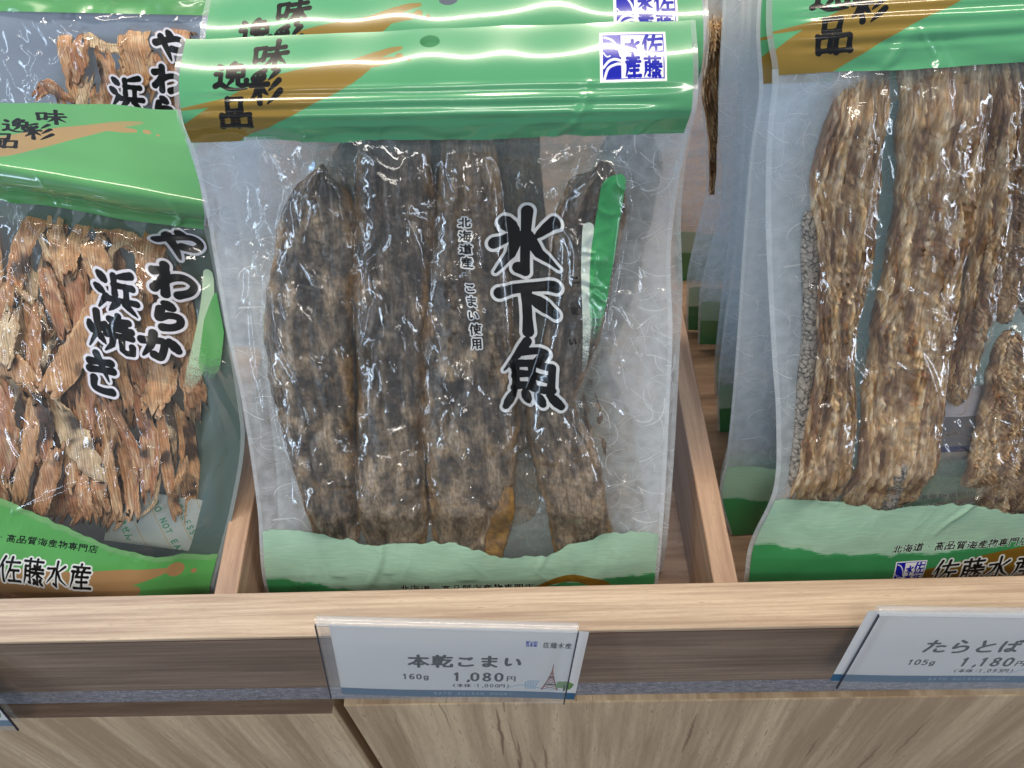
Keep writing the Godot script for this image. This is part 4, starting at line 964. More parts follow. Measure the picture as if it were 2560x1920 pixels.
func komai_letter_texture(x0: float, s0: float, x1: float, s1: float) -> Texture2D:
	var ppm := 6400.0
	var cv := Canvas.new(int((x1 - x0) * ppm), int((s1 - s0) * ppm), Color(0.7, 0.72, 0.74, 0.0))
	cv.ppm = ppm
	var o := Vector2(x0, s0)
	var n := noise(0.30, 71, 2)
	var green := Color(0.25, 0.60, 0.37)
	var pale := Color(0.74, 0.80, 0.77)
	# brushed green stroke with a pale one beside it
	curve(cv, [[0.1948 - o.x, 0.0985 - o.y], [0.1942 - o.x, 0.125 - o.y], [0.1915 - o.x, 0.170 - o.y], [0.1905 - o.x, 0.178 - o.y]], [0.0058, 0.0060, 0.0034, 0.001], pale, n, 0.7)
	curve(cv, [[0.2055 - o.x, 0.0760 - o.y], [0.2048 - o.x, 0.090 - o.y], [0.2030 - o.x, 0.112 - o.y], [0.1995 - o.x, 0.140 - o.y], [0.1962 - o.x, 0.160 - o.y]], [0.0128, 0.0125, 0.0128, 0.0098, 0.003], green, n, 0.75)
	var ink := Color(0.02, 0.02, 0.022)
	var halo := Color(0.78, 0.80, 0.82)
	for pass_number in 2:
		for g in [["氷", 0.1635, 0.1098, 0.0345, 0.0355], ["下", 0.1632, 0.1442, 0.0300, 0.0300], ["魚", 0.1630, 0.1815, 0.0320, 0.0360]]:
			glyph(cv, g[0], (g[1] - x0) * ppm, (g[2] - s0) * ppm, g[3] * ppm, g[4] * ppm, 0.0058 * ppm if g[0] != "魚" else 0.0046 * ppm, halo if pass_number == 0 else ink, true, 0.0017 * ppm if pass_number == 0 else 0.0)
	var column := "北海道産 こまい使用"
	for pass_number in 2:
		for i in column.length():
			var t := float(i) / (column.length() - 1)
			glyph(cv, column[i], lerpf(0.1328, 0.1346, t) * ppm - x0 * ppm, (lerpf(0.0955, 0.1620, t) - s0) * ppm, 0.0062 * ppm, 0.0060 * ppm, 0.00080 * ppm, halo if pass_number == 0 else ink, true, 0.00075 * ppm if pass_number == 0 else 0.0)
	for g in [["こ", 0.1880, 0.1275], ["ま", 0.1868, 0.1445], ["い", 0.1850, 0.1607]]:
		glyph(cv, g[0], (g[1] - x0) * ppm, (g[2] - s0) * ppm, 0.0048 * ppm, 0.0050 * ppm, 0.00075 * ppm, ink)
	return cv.texture()


func squid_letter_texture(x0: float, s0: float, x1: float, s1: float) -> Texture2D:
	var ppm := 6400.0
	var cv := Canvas.new(int((x1 - x0) * ppm), int((s1 - s0) * ppm), Color(0.7, 0.72, 0.74, 0.0))
	cv.ppm = ppm
	var n := noise(0.30, 72, 2)
	curve(cv, [[0.2010 - x0, 0.1400 - s0], [0.1950 - x0, 0.165 - s0], [0.1850 - x0, 0.195 - s0], [0.1790 - x0, 0.208 - s0]], [0.0056, 0.0074, 0.0080, 0.004], Color(0.70, 0.82, 0.70), n, 0.8)
	curve(cv, [[0.2040 - x0, 0.152 - s0], [0.1990 - x0, 0.168 - s0], [0.1925 - x0, 0.192 - s0], [0.1890 - x0, 0.202 - s0]], [0.005, 0.011, 0.011, 0.004], Color(0.36, 0.66, 0.38), n, 0.9)
	var ink := Color(0.01, 0.01, 0.012)
	var halo := Color(0.84, 0.85, 0.90)
	for pass_number in 2:
		for g0 in [["や", 0.1868, 0.1245, 0.0250, 0.0200], ["わ", 0.1798, 0.1460, 0.0225, 0.0175], ["ら", 0.1740, 0.1655, 0.0175, 0.0160], ["か", 0.1665, 0.1830, 0.0215, 0.0165], ["浜", 0.1490, 0.1560, 0.0245, 0.0245], ["焼", 0.1408, 0.1788, 0.0270, 0.0240], ["き", 0.1310, 0.2030, 0.0200, 0.0240]]:
			var g := [g0[0], g0[1] + 0.003, g0[2], g0[3] * 0.93, g0[4] * 0.95]
			glyph(cv, g[0], (g[1] - x0) * ppm, (g[2] - s0) * ppm, g[3] * ppm, g[4] * ppm, 0.0043 * ppm if g[0] not in ["浜", "焼"] else 0.0037 * ppm, halo if pass_number == 0 else ink, true, 0.0015 * ppm if pass_number == 0 else 0.0, 0.12)
	return cv.texture()


# the height of the film over the sheet: edges welded flat, the middle filled, contents pressing through, ridges of the zip and folds
func raise_film(p: Pouch, nu: int, nv: int, head: float, zip0: float, zip1: float, bulge: float, contents: Array, s: int, crease: float, band: float, folds: Array, quiet: Rect2) -> void:
	p.nu = nu
	p.nv = nv
	p.head = head
	p.band = band
	p.tuck = 0.007 if contents.size() else 0.0
	var row := nu + 1
	p.height.resize(row * (nv + 1))
	var base := PackedFloat32Array()
	base.resize(p.height.size())
	var n1 := noise(42.0, s, 2)
	var n2 := noise(95.0, s + 1, 2)
	var n3 := noise(16.0, s + 2, 2)
	var n4 := noise(52.0, s + 3, 1)
	var n5 := noise(26.0, s + 4, 1)
	for j in nv + 1:
		var d: float = p.S * j / nv
		var body := smoothstep(head - 0.010, head + 0.035, d) * (1.0 - smoothstep(p.S - 0.055, p.S, d) * 0.8)
		for i in nu + 1:
			var x: float = p.W * i / nu
			var e := smoothstep(0.004, 0.045, x) * smoothstep(0.004, 0.045, p.W - x)
			base[j * row + i] = bulge * e * ((0.25 + 0.75 * body) if head < 0.1 else (0.15 + 0.85 * smoothstep(head - 0.003, head + 0.012, d)))
	for c in contents:
		var pts: Array = c.path
		for k in pts.size() - 1:
			for t in 10:
				var f := t / 10.0
				var x := lerpf(pts[k][0], pts[k + 1][0], f)
				var d := lerpf(pts[k][1], pts[k + 1][1], f)
				var hw := lerpf(pts[k][2], pts[k + 1][2], f) + 0.001
				var top: float = c.h + c.thick + 0.0012
				var i0 := clampi(int((x - hw) / p.W * nu), 0, nu)
				var i1 := clampi(int((x + hw) / p.W * nu) + 1, 0, nu)
				var j0 := clampi(int((d - 0.004) / p.S * nv), 0, nv)
				var j1 := clampi(int((d + 0.004) / p.S * nv) + 1, 0, nv)
				for j in range(j0, j1 + 1):
					for i in range(i0, i1 + 1):
						var q: float = (p.W * i / nu - x) / hw
						if absf(q) < 1.0:
							var g: float = c.h + (top - c.h) * sqrt(1.0 - q * q)
							g *= smoothstep(head - 0.002, head + 0.022, p.S * j / nv) * (1.0 - 0.75 * smoothstep(band - 0.016, band + 0.006, p.S * j / nv))
							if g > base[j * row + i]:
								base[j * row + i] = g
	var ridge := PackedFloat32Array()
	ridge.resize(base.size())
	var a := base.duplicate()
	for pass_number in 6:
		var b := a.duplicate()
		for j in range(1, nv):
			for i in range(1, nu):
				var k := j * row + i
				b[k] = maxf(base[k], (a[k - 1] + a[k + 1] + a[k - row] + a[k + row] + a[k] * 2.0) / 6.0)
		a = b
	for j in nv + 1:
		var d: float = p.S * j / nv
		var body := smoothstep(head - 0.004, head + 0.012, d)
		var calm := 1.0 - 0.85 * smoothstep(band - 0.006, band + 0.006, d)
		var zip := smoothstep(zip0, zip0 + 0.003, d) * (1.0 - smoothstep(zip1 - 0.003, zip1, d))
		var fold := smoothstep(head - 0.016, head - 0.004, d) * (1.0 - smoothstep(head + 0.004, head + 0.03, d))
		for i in nu + 1:
			var x: float = p.W * i / nu
			var e := smoothstep(0.0, 0.03, x) * smoothstep(0.0, 0.03, p.W - x)
			var k := j * row + i
			var r1 := 1.0 - absf(n1.get_noise_2d(x * 1.5, d * 0.7))
			var r2 := 1.0 - absf(n2.get_noise_2d(x, d * 0.8))
			var slack := clampf(0.55 + 1.5 * n5.get_noise_2d(x + 3.0, d), 0.12, 1.0)
			var w := (pow(r1, 7.0) * 0.0016 + pow(r2, 8.0) * 0.0004) * slack + n4.get_noise_2d(x * 1.3, d * 0.75) * 0.0015 * slack
			w = (w * calm * (0.25 if quiet.has_point(Vector2(x, d)) else 1.0) + n3.get_noise_2d(x, d) * 0.0016) * crease
			var h := a[k] + w * e * body
			h += zip * e * (0.00048 * sin((d - zip0) * TAU / 0.0062) + 0.0004 * n3.get_noise_2d(x * 0.6, d * 4.0))
			h += fold * e * 0.0024 * n1.get_noise_2d(x * 0.45, d * 0.9)
			h += (1.0 - body) * 0.0012 * n3.get_noise_2d(x * 0.8, d * 0.6) + 0.0016 * (1.0 - smoothstep(0.0, 0.032, d)) * e * n3.get_noise_2d(x * 0.7 + 0.31, 4.0)
			p.height[k] = h
	# long and star-shaped creases pressed into the film
	var r := RandomNumberGenerator.new()
	r.seed = s + 5
	var many := int(125.0 * crease * nu / 300.0)
	var q := Vector2.ZERO
	var burst := 0
	for c in many:
		if burst == 0:
			q = Vector2(r.randf_range(0.03, p.W - 0.03), head + 0.006 + (band - head - 0.018) * pow(r.randf(), 1.45))
			burst = r.randi_range(3, 5) if r.randf() < 0.22 else 1
		burst -= 1
		var at := q
		var dir := r.randf() * TAU if burst else (r.randfn(PI / 2, 0.5) if r.randf() < 0.55 else r.randfn(0.1, 0.5))
		var bend := r.randfn(0.0, 0.03)
		var steps := r.randi_range(18, 80)
		var wide := r.randf_range(0.0010, 0.0026)
		var high := wide * r.randf_range(0.45, 0.85)
		for t in steps:
			var f := sin(PI * (t + 0.7) / (steps + 0.4)) if not burst else 1.0 - float(t) / steps
			var i0 := int((at.x - wide * 2.2) / p.W * nu)
			var i1 := int((at.x + wide * 2.2) / p.W * nu) + 1
			var j0 := int((at.y - wide * 2.2) / p.S * nv)
			var j1 := int((at.y + wide * 2.2) / p.S * nv) + 1
			for j in range(maxi(1, j0), mini(nv, j1) + 1):
				for i in range(maxi(2, i0), mini(nu - 2, i1) + 1):
					var off := Vector2(p.W * i / nu, p.S * j / nv) - at
					var g := high * f * exp(-off.length_squared() / (wide * wide))
					ridge[j * row + i] = maxf(ridge[j * row + i], g)
			at += Vector2.from_angle(dir) * 0.0009
			dir += bend + r.randfn(0.0, 0.04)
	for k in ridge.size():
		if quiet.has_area() and quiet.has_point(Vector2(p.W * (k % row) / nu, p.S * (k / row) / nv)):
			ridge[k] *= 0.15
	for f in folds:
		var pts := PackedVector2Array()
		for o in f:
			pts.append(Vector2(o[0], o[1]))
		pts = smooth(pts)
		for m in pts.size() - 1:
			for t in 8:
				var at := pts[m].lerp(pts[m + 1], t / 8.0)
				var along := (m + t / 8.0) / (pts.size() - 1)
				var wide := 0.0016 + 0.0012 * sin(PI * along)
				var high := 0.0021 * pow(sin(PI * clampf(along, 0.02, 0.98)), 0.6)
				for j in range(maxi(1, int((at.y - wide * 2.4) / p.S * nv)), mini(nv, int((at.y + wide * 2.4) / p.S * nv) + 1) + 1):
					for i in range(maxi(2, int((at.x - wide * 2.4) / p.W * nu)), mini(nu - 2, int((at.x + wide * 2.4) / p.W * nu) + 1) + 1):
						var off := Vector2(p.W * i / nu, p.S * j / nv) - at
						ridge[j * row + i] = maxf(ridge[j * row + i], high * exp(-off.length_squared() / (wide * wide)))
	for k in ridge.size():
		p.height[k] += ridge[k]


# part of the pouch's sheet between two columns and two rows of its own grid; uv runs over that part
func sheet(p: Pouch, i0: int, i1: int, j0: int, j1: int, lift: float) -> ArrayMesh:
	var v := PackedVector3Array()
	var uv := PackedVector2Array()
	for j in range(j0, j1 + 1):
		for i in range(i0, i1 + 1):
			v.append(p.at(p.W * i / p.nu, p.S * j / p.nv, p.height[j * (p.nu + 1) + i] + lift) - p.base)
			uv.append(Vector2(float(i - i0) / (i1 - i0), float(j - j0) / (j1 - j0)))
	return grid_mesh(v, i1 - i0, j1 - j0, uv)


func back_sheet(p: Pouch, head: float, depth: float, s: int, clear: float) -> ArrayMesh:
	var v := PackedVector3Array()
	var col := PackedColorArray()
	var uv := PackedVector2Array()
	var n := noise(20.0, s, 2)
	var nu := 48
	var nv := 64
	for j in nv + 1:
		var d := lerpf(head - 0.002, p.S, float(j) / nv)
		for i in nu + 1:
			var x := p.W * i / nu
			var e := smoothstep(0.0, 0.05, x) * smoothstep(0.0, 0.05, p.W - x) * smoothstep(head, head + 0.04, d)
			v.append(p.at(x, d, -0.0006 - e * (depth + 0.0015 * n.get_noise_2d(x, d))) - p.base)
			uv.append(Vector2(x, d) / 0.13)
			var mid := smoothstep(0.030, 0.052, x) * smoothstep(0.030, 0.052, p.W - x)
			col.append(Color(0.96, 0.98, 1.0, 1.0).lerp(Color(0.70, 0.83, 0.77, clear), mid))
	return grid_mesh(v, nu, nv, uv, col)


func make_pouch(called: String, rows: Array, label: String, group: String, head: float, zip: Vector2, bulge: float, depth: float, contents: Array, grid: Vector2i, s: int, head_mat: Material, band_mat: Material, band_at: float, band_high := 0.078, crease := 1.0, film: Material = null, back: Material = null, folds := [], quiet := Rect2()) -> Dictionary:
	var p := Pouch.new(rows)
	raise_film(p, grid.x, grid.y, head, zip.x, zip.y, bulge, contents, s, crease, band_at, folds, quiet)
	var o := thing(called, p.base, label, "pouch", group)
	var rim := maxi(1, int(round(0.0022 / p.W * p.nu)))
	var jh := int(round(head / p.S * p.nv))
	part("header", sheet(p, rim, p.nu - rim, 0, jh, 0.0), head_mat, o)
	part("front_film", sheet(p, rim, p.nu - rim, jh, p.nv, 0.0), film if film else M.film, o)
	part("side_seal", sheet(p, 0, rim, 0, p.nv, 0.0), M.seal, o)
	part("side_seal", sheet(p, p.nu - rim, p.nu, 0, p.nv, 0.0), M.seal, o)
	part("back_sheet", back_sheet(p, head, depth, s + 7, 0.34 if grid.x > 150 else 1.0), back if back else M.washi, o)
	if band_mat:
		var jb := int(round(band_at / p.S * p.nv))
		var je := mini(p.nv, int(round((band_at + band_high) / p.S * p.nv)))
		part("bottom_band", sheet(p, rim, p.nu - rim, jb, je, 0.0005), band_mat, o)
	return {"pouch": p, "node": o}


func lettering(made: Dictionary, x0: float, s0: float, x1: float, s1: float, tex: Callable) -> void:
	var p: Pouch = made.pouch
	var i0 := int(x0 / p.W * p.nu)
	var i1 := int(x1 / p.W * p.nu)
	var j0 := int(s0 / p.S * p.nv)
	var j1 := int(s1 / p.S * p.nv)
	var t: Texture2D = tex.call(p.W * i0 / p.nu, p.S * j0 / p.nv, p.W * i1 / p.nu, p.S * j1 / p.nv)
	part("lettering", sheet(p, i0, i1, j0, j1, 0.0006), print_material(t, BaseMaterial3D.TRANSPARENCY_ALPHA, 0.3), made.node)


# a solid swept along a spine inside a pouch: shape(t, angle) gives (across, up) in shares of half width and half thickness
func swept(p: Pouch, path: Array, h: Callable, thick: Callable, around: int, along: int, shape: Callable, tint: Callable) -> Array:
	var pts := []
	var acc := [0.0]
	for k in path.size():
		pts.append(Vector3(path[k][0], path[k][1], path[k][2]))
		if k:
			acc.append(acc[-1] + Vector2(pts[k].x - pts[k - 1].x, pts[k].y - pts[k - 1].y).length())
	var total: float = acc[-1]
	var v := PackedVector3Array()
	var col := PackedColorArray()
	var mid := p.at(pts[pts.size() / 2].x, pts[pts.size() / 2].y, 0.0)
	for j in along + 1:
		var t := float(j) / along
		var d := t * total
		var k := 0
		while k < pts.size() - 2 and acc[k + 1] < d:
			k += 1
		var f: float = clampf((d - acc[k]) / maxf(acc[k + 1] - acc[k], 1e-6), 0, 1)
		var q: Vector3 = pts[k].cubic_interpolate(pts[k + 1], pts[maxi(0, k - 1)], pts[mini(pts.size() - 1, k + 2)], f)
		var dir: Vector2 = Vector2(pts[mini(pts.size() - 1, k + 1)].x - pts[k].x, pts[mini(pts.size() - 1, k + 1)].y - pts[k].y)
		if k > 0 and f < 0.5:
			dir = dir.normalized().lerp(Vector2(pts[k].x - pts[k - 1].x, pts[k].y - pts[k - 1].y).normalized(), 0.5 - f)
		elif k + 2 < pts.size() and f > 0.5:
			dir = dir.normalized().lerp(Vector2(pts[k + 2].x - pts[k + 1].x, pts[k + 2].y - pts[k + 1].y).normalized(), f - 0.5)
		dir = dir.normalized()
		var side := Vector2(dir.y, -dir.x)
		var th: float = thick.call(t, q.z)
		for i in around + 1:
			var ang := -TAU * (i % around) / around
			var sh: Vector3 = shape.call(t, ang, q.z, th)
			var xs := Vector2(q.x, q.y) + side * sh.x + dir * sh.z
			xs.x = clampf(xs.x, 0.004, p.W - 0.004) if p.head > 0.1 else xs.x
			v.append(p.at(xs.x, xs.y, h.call(t) + sh.y - (0.013 * (1.0 - smoothstep(0.006, 0.046, p.W - xs.x)) if p.head > 0.1 else 0.0) - 0.011 * (1.0 - smoothstep(p.head, p.head + 0.024, xs.y)) - p.tuck * smoothstep(p.band - 0.016, p.band + 0.006, xs.y)) - mid)
			col.append(tint.call(t, ang, Vector3(xs.x, xs.y, sh.y)))
	var m := grid_mesh(v, around, along, PackedVector2Array(), col)
	return [m, mid]


func put(called: String, made: Array, material: Material, label: String, category: String, group := "") -> MeshInstance3D:
	var o := part(called, made[0], material, self)
	o.position = made[1]
	tag(o, label, category, group)
	return o


func dried_fish(p: Pouch, k: int, label: String, shift := 0.0, fine := 1.0) -> void:
	var n := noise(1.0, 100 + k, 4)
	var n2 := noise(1.0, 120 + k, 3)
	var path := []
	for q in FISH[k]:
		path.append([q[0] + shift, q[1], q[2] * 1.04])
	if k in [1, 2]:
		path[0][1] -= 0.026
		path[1][1] -= 0.016
		path[2][1] -= 0.006
	var dark := Color(0.050, 0.044, 0.040)
	var brown := Color(0.175, 0.145, 0.112)
	var pale := Color(0.56, 0.455, 0.325)
	var amber := Color(0.33, 0.20, 0.08)
	# how bare of dark skin each fish is from its top to its bottom, and how amber
	var bareness: Array = [[0.10, 0.22, 0.30, 0.34, 0.42, 0.50], [-0.25, -0.30, -0.15, 0.10, 0.62, 0.80], [0.05, -0.20, -0.05, 0.30, 0.52, 0.85], [-0.05, -0.20, -0.25, 0.15, 0.90, 0.60]][k]
	var ambers: Array = [[0, 0, 0, 0.05, 0.1, 0.15], [0, 0, 0, 0, 0.1, 0.5], [0.9, 0.25, 0, 0, 0.15, 0.55], [0, 0, 0, 0.2, 0.4, 0.15]][k]
	var thick := func(t: float, hw: float) -> float:
		return 0.0105 * pow(sin(PI * clampf(t * 0.94 + 0.03, 0.0, 1.0)), 0.5) * (0.45 + 0.55 * minf(1.0, hw / 0.020))
	var shape := func(t: float, ang: float, hw: float, th: float) -> Vector3:
		var c := cos(ang)
		var s := sin(ang)
		var close := pow(clampf(minf(t * 20.0, (1.0 - t) * 34.0), 0.0, 1.0), 0.5)
		var r := 1.0 + 0.10 * n.get_noise_2d(t * 9.0 + 3.0, c * 1.2)
		var wander := c + 0.35 * n.get_noise_1d(t * 3.0)
		var groove := -0.0042 * exp(-pow((wander + 0.12 + 0.5 * n2.get_noise_1d(t * 2.6)) / 0.07, 2.0)) * maxf(0.0, s)
		groove += 0.0034 * (pow(1.0 - absf(n2.get_noise_2d(wander * 1.7, t * 1.3 + 5.0)), 3.0) - 0.5) * maxf(0.0, s)
		groove += 0.0016 * (pow(1.0 - absf(n.get_noise_2d(wander * 3.4 + 9.0, t * 3.2)), 4.0) - 0.4) * maxf(0.0, s)
		var lump := 0.0022 * n.get_noise_3d(t * 5.0, c * 1.6, s) + 0.0004 * n2.get_noise_3d(t * 24.0, c * 5.0, s)
		return Vector3(signf(c) * pow(absf(c), 0.85) * hw * r * close, (signf(s) * pow(absf(s), 1.05) * th + (groove + lump) * (1.0 if s > 0 else 0.3)) * close, 0.0)
	var tint := func(t: float, ang: float, q: Vector3) -> Color:
		var a := n.get_noise_2d(q.x * 150.0, q.y * 26.0)
		var b := n2.get_noise_2d(q.x * 520.0, q.y * 160.0)
		var e := n.get_noise_2d(q.x * 60.0 + 40.0, q.y * 34.0)
		var spots := n2.get_noise_2d(q.x * 1500.0, q.y * 1500.0)
		var c := dark.lerp(brown, clampf(0.42 + a * 1.2 + b * 0.25, 0.0, 1.0))
		# the bellies and tail stalks are bare of dark skin
		var f5 := clampf(t, 0.0, 0.999) * 5.0
		var i5 := int(f5)
		var own := lerpf(bareness[i5], bareness[i5 + 1], f5 - i5)
		var bare := clampf((e * 1.2 + a * 0.45 + own - 0.22 + b * 0.14) * 1.5, 0.0, 1.0)
		c = c.lerp(pale, bare * (0.75 + 0.25 * a))
		c = c.lerp(amber.lerp(pale, 0.3), clampf(lerpf(ambers[i5], ambers[i5 + 1], f5 - i5) + e * 0.8 * ambers[i5] + b * 0.2, 0.0, 0.85) if ambers[i5] + ambers[i5 + 1] > 0.0 else 0.0)
		c = c.lerp(amber, clampf(absf(cos(ang)) * 2.4 - 1.7 + e * 1.0, 0.0, 0.8))
		if spots > 0.42:
			c = c.lerp(dark, 0.25)
		elif spots < -0.5:
			c = c.lerp(pale, 0.15)
		return c
	var made := swept(p, path, func(_t): return -0.0005, thick, int(72 * fine), int(300 * fine), shape, tint)
	var o := thing("dried_fish", made[1], label, "dried fish", "whole dried fish in the komai pouch")
	part("body", made[0], M.fish, o)
	var fin: Array = FINS[[0, 0, 2, 3][k]] if k != 1 else FINS[0]
	if k == 0 or shift != 0.0:
		return
	var fins := [[0], [0], [1, 2], [3]][k] as Array
	for fi in fins:
		fin = FINS[fi]
		var made_fin := swept(p, fin, func(_t): return -0.003 if fi != 2 else 0.005, func(_t, _hw): return 0.0012, 14, 60,
			func(t: float, ang: float, hw: float, th: float) -> Vector3:
				return Vector3(cos(ang) * hw * (1.0 + 0.15 * n.get_noise_1d(t * 40.0)), sin(ang) * th + 0.0004 * n2.get_noise_2d(cos(ang) * 18.0, t * 2.0), 0.0),
			func(t: float, ang: float, q: Vector3) -> Color:
				return Color(0.36, 0.20, 0.05).lerp(Color(0.14, 0.075, 0.025), clampf(0.5 + n2.get_noise_2d(q.x * 900.0, q.y * 60.0) * 1.3, 0, 1)))
		var f := part("fin", made_fin[0], M.fin, o)
		f.position = made_fin[1] - made[1]


func lengthened(path: Array, by: float) -> Array:
	var out := path.duplicate(true)
	var n := out.size()
	for i in n:
		out[i][2] *= 0.86
	for j in 2:
		var a: Array = path[1] if j == 0 else path[n - 2]
		var b: Array = path[0] if j == 0 else path[n - 1]
		var e: Array = out[0] if j == 0 else out[n - 1]
		e[0] += (b[0] - a[0]) * by
		e[1] = clampf(e[1] + (b[1] - a[1]) * by, 0.114, 0.312)
	return out


# names a strip by its colour and by its place in the row that it lies in
func place_words(all: Array, k: int, kind: int, bands: Array, rows: Array) -> String:
	var row := func(q: Array) -> int:
		var m: Array = q[q.size() / 2]
		var n := 0
		while n < bands.size() and m[1] > bands[n]:
			n += 1
		return n
	var mine: int = row.call(all[k])
	var before := 0
	for q in all:
		if q != all[k] and row.call(q) == mine and q[q.size() / 2][0] < all[k][all[k].size() / 2][0]:
			before += 1
	var order: String = ["first", "second", "third", "fourth", "fifth", "sixth", "seventh", "eighth", "ninth", "tenth", "eleventh", "twelfth", "thirteenth", "fourteenth"][mini(before, 13)]
	return "%s squid strip, %s from the left in the %s" % [["tan", "reddish", "cream", "brown"][kind], order, rows[mine]]


func squid_strip(p: Pouch, path: Array, h: float, k: int, label: String, group: String, kind: int) -> void:
	var n := noise(1.0, 300 + k, 3)
	var n2 := noise(1.0, 500 + k, 3)
	var tan_c := Color(0.82, 0.47, 0.23)
	var red := Color(0.52, 0.205, 0.095)
	var cream := Color(0.95, 0.75, 0.49)
	var char_c := Color(0.040, 0.024, 0.018)
	var main: Color = [tan_c, tan_c.lerp(red, 0.75), cream, tan_c.lerp(red, 0.35)][kind]
	var burn := rng.randf()
	var curl := rng.randf_range(-0.22, 0.25)
	var wave := rng.randf_range(0.3, 1.0)
	var thick := func(_t: float, hw: float) -> float: return minf(0.0007, hw * 0.3)
	var shape := func(t: float, ang: float, hw: float, th: float) -> Vector3:
		var c := cos(ang)
		var s := sin(ang)
		var close := pow(clampf(minf(t, 1.0 - t) * 16.0, 0.0, 1.0), 0.5)
		var ragged := 1.0 + 0.34 * n.get_noise_2d(t * 2.2, signf(c) * 5.0) + 0.16 * n2.get_noise_2d(t * 11.0, signf(c) * 5.0)
		var x := signf(c) * pow(absf(c), 0.5) * hw * ragged * (0.55 + 0.45 * close)
		var u := absf(c)
		var fibres := 0.00045 * n2.get_noise_2d(t * 1.3, c * 9.0) + 0.0003 * n.get_noise_2d(t * 3.0 + 4.0, c * 20.0)
		return Vector3(x, (signf(s) * pow(absf(s), 0.6) * th + fibres) * close + curl * u * u * hw * 0.6 + 0.0014 * wave * sin(t * 5.0 + k) + 0.0012 * n.get_noise_2d(t * 1.8, c * 0.8), 0.011 * n2.get_noise_2d(c * 4.0, t * 0.4 + 7.0) * (1.0 - smoothstep(0.0, 0.22, minf(t, 1.0 - t))))
	var tint := func(t: float, ang: float, q: Vector3) -> Color:
		var a := n.get_noise_2d(q.x * 200.0, q.y * 60.0)
		var b := n2.get_noise_2d(cos(ang) * 6.0, t * 1.6)
		var fine := n.get_noise_2d(cos(ang) * 17.0, t * 3.0 + 11.0)
		var c := main.lerp(red, clampf(a * 1.2 - 0.10, 0.0, 0.6))
		c = c.lerp(cream, clampf(b * 1.5 + fine * 0.7 - 0.10, 0.0, 0.75))
		c = c.lerp(cream, clampf((absf(cos(ang)) - 0.86) * 6.0, 0.0, 1.0) * 0.7)
		var scorched := clampf((n.get_noise_2d(q.x * 45.0 + 9.0, q.y * 38.0) + 0.34 * exp(-pow((q.y - 0.232) / 0.026, 2.0)) + (burn - 0.95) * 0.8 + fine * 0.15) * 3.0 - 0.2, 0.0, 0.92)
		c = c.lerp(char_c, scorched)
		return c * (0.9 + 0.25 * fine)
	var made := swept(p, path, func(_t): return h, thick, 30, 64, shape, tint)
	put("squid_strip", made, M.squid, label, "dried squid", group)


func cod_stick(p: Pouch, path: Array, h: float, th0: float, k: int, label: String, dark := 0.0) -> void:
	var n := noise(1.0, 700 + k, 2)
	var n2 := noise(1.0, 720 + k, 3)
	var n3 := noise(1.0, 740 + k, 3)
	var tan_c := Color(0.70, 0.46, 0.22)
	var cream := Color(0.95, 0.80, 0.57)
	var brown := Color(0.24, 0.110, 0.048)
	var thick := func(t: float, hw: float) -> float:
		return th0 * pow(sin(PI * clampf(t * 0.96 + 0.02, 0.0, 1.0)), 0.3)
	var shape := func(t: float, ang: float, hw: float, th: float) -> Vector3:
		var c := cos(ang)
		var s := sin(ang)
		var close := pow(clampf(minf(t, 1.0 - t) * 45.0, 0.0, 1.0), 0.4)
		var warp := c + 0.22 * n.get_noise_1d(t * 6.0 + 2.0) + 0.05 * n2.get_noise_1d(t * 14.0)
		var fibre := 1.0 - absf(n.get_noise_3d(warp * 3.4, t * 1.5, s * 1.2))
		var strand := 1.0 - absf(n2.get_noise_3d(warp * 10.0, t * 1.6, s * 3.0))
		var deep := (pow(fibre, 4.0) - 0.55) * 0.0066 + (pow(strand, 2.0) - 0.6) * 0.0028
		var r := 1.0 + 0.12 * n.get_noise_2d(t * 5.0, signf(c) * 3.0) + 0.07 * n2.get_noise_2d(t * 9.0, signf(c) * 3.0)
		var ragged := 0.004 * n2.get_noise_2d(c * 14.0, 3.0) * (1.0 - smoothstep(0.0, 0.05, minf(t, 1.0 - t)))
		return Vector3(signf(c) * pow(absf(c), 0.8) * hw * r * close, (signf(s) * pow(absf(s), 0.75) * th + deep * maxf(0.2, s)) * close, ragged)
	var tint := func(t: float, ang: float, q: Vector3) -> Color:
		var c1 := cos(ang)
		var a := n.get_noise_2d(q.x * 150.0, q.y * 20.0)
		var b := n2.get_noise_2d(q.x * 950.0, q.y * 60.0)
		var e := n3.get_noise_2d(q.x * 420.0, q.y * 55.0)
		var c := tan_c.lerp(cream, clampf(0.35 + b * 1.4 + e * 0.9, 0.0, 1.0))
		c = c.lerp(brown, clampf(0.16 + a * 2.0 + e * 0.9 - b * 0.4 + dark + clampf(absf(c1) - 0.8, 0.0, 0.2) * 1.5 * n.get_noise_1d(t * 4.0), 0.0, 0.85))
		if n2.get_noise_2d(q.x * 700.0 + 30.0, q.y * 500.0) > 0.52:
			c = c.lerp(Color(0.42, 0.10, 0.03), 0.6)
		return c
	var made := swept(p, path, func(_t): return h, thick, 96, 260, shape, tint)
	put("cod_strip", made, M.cod, label, "dried cod", "thick dried cod strips in the cod pouches")


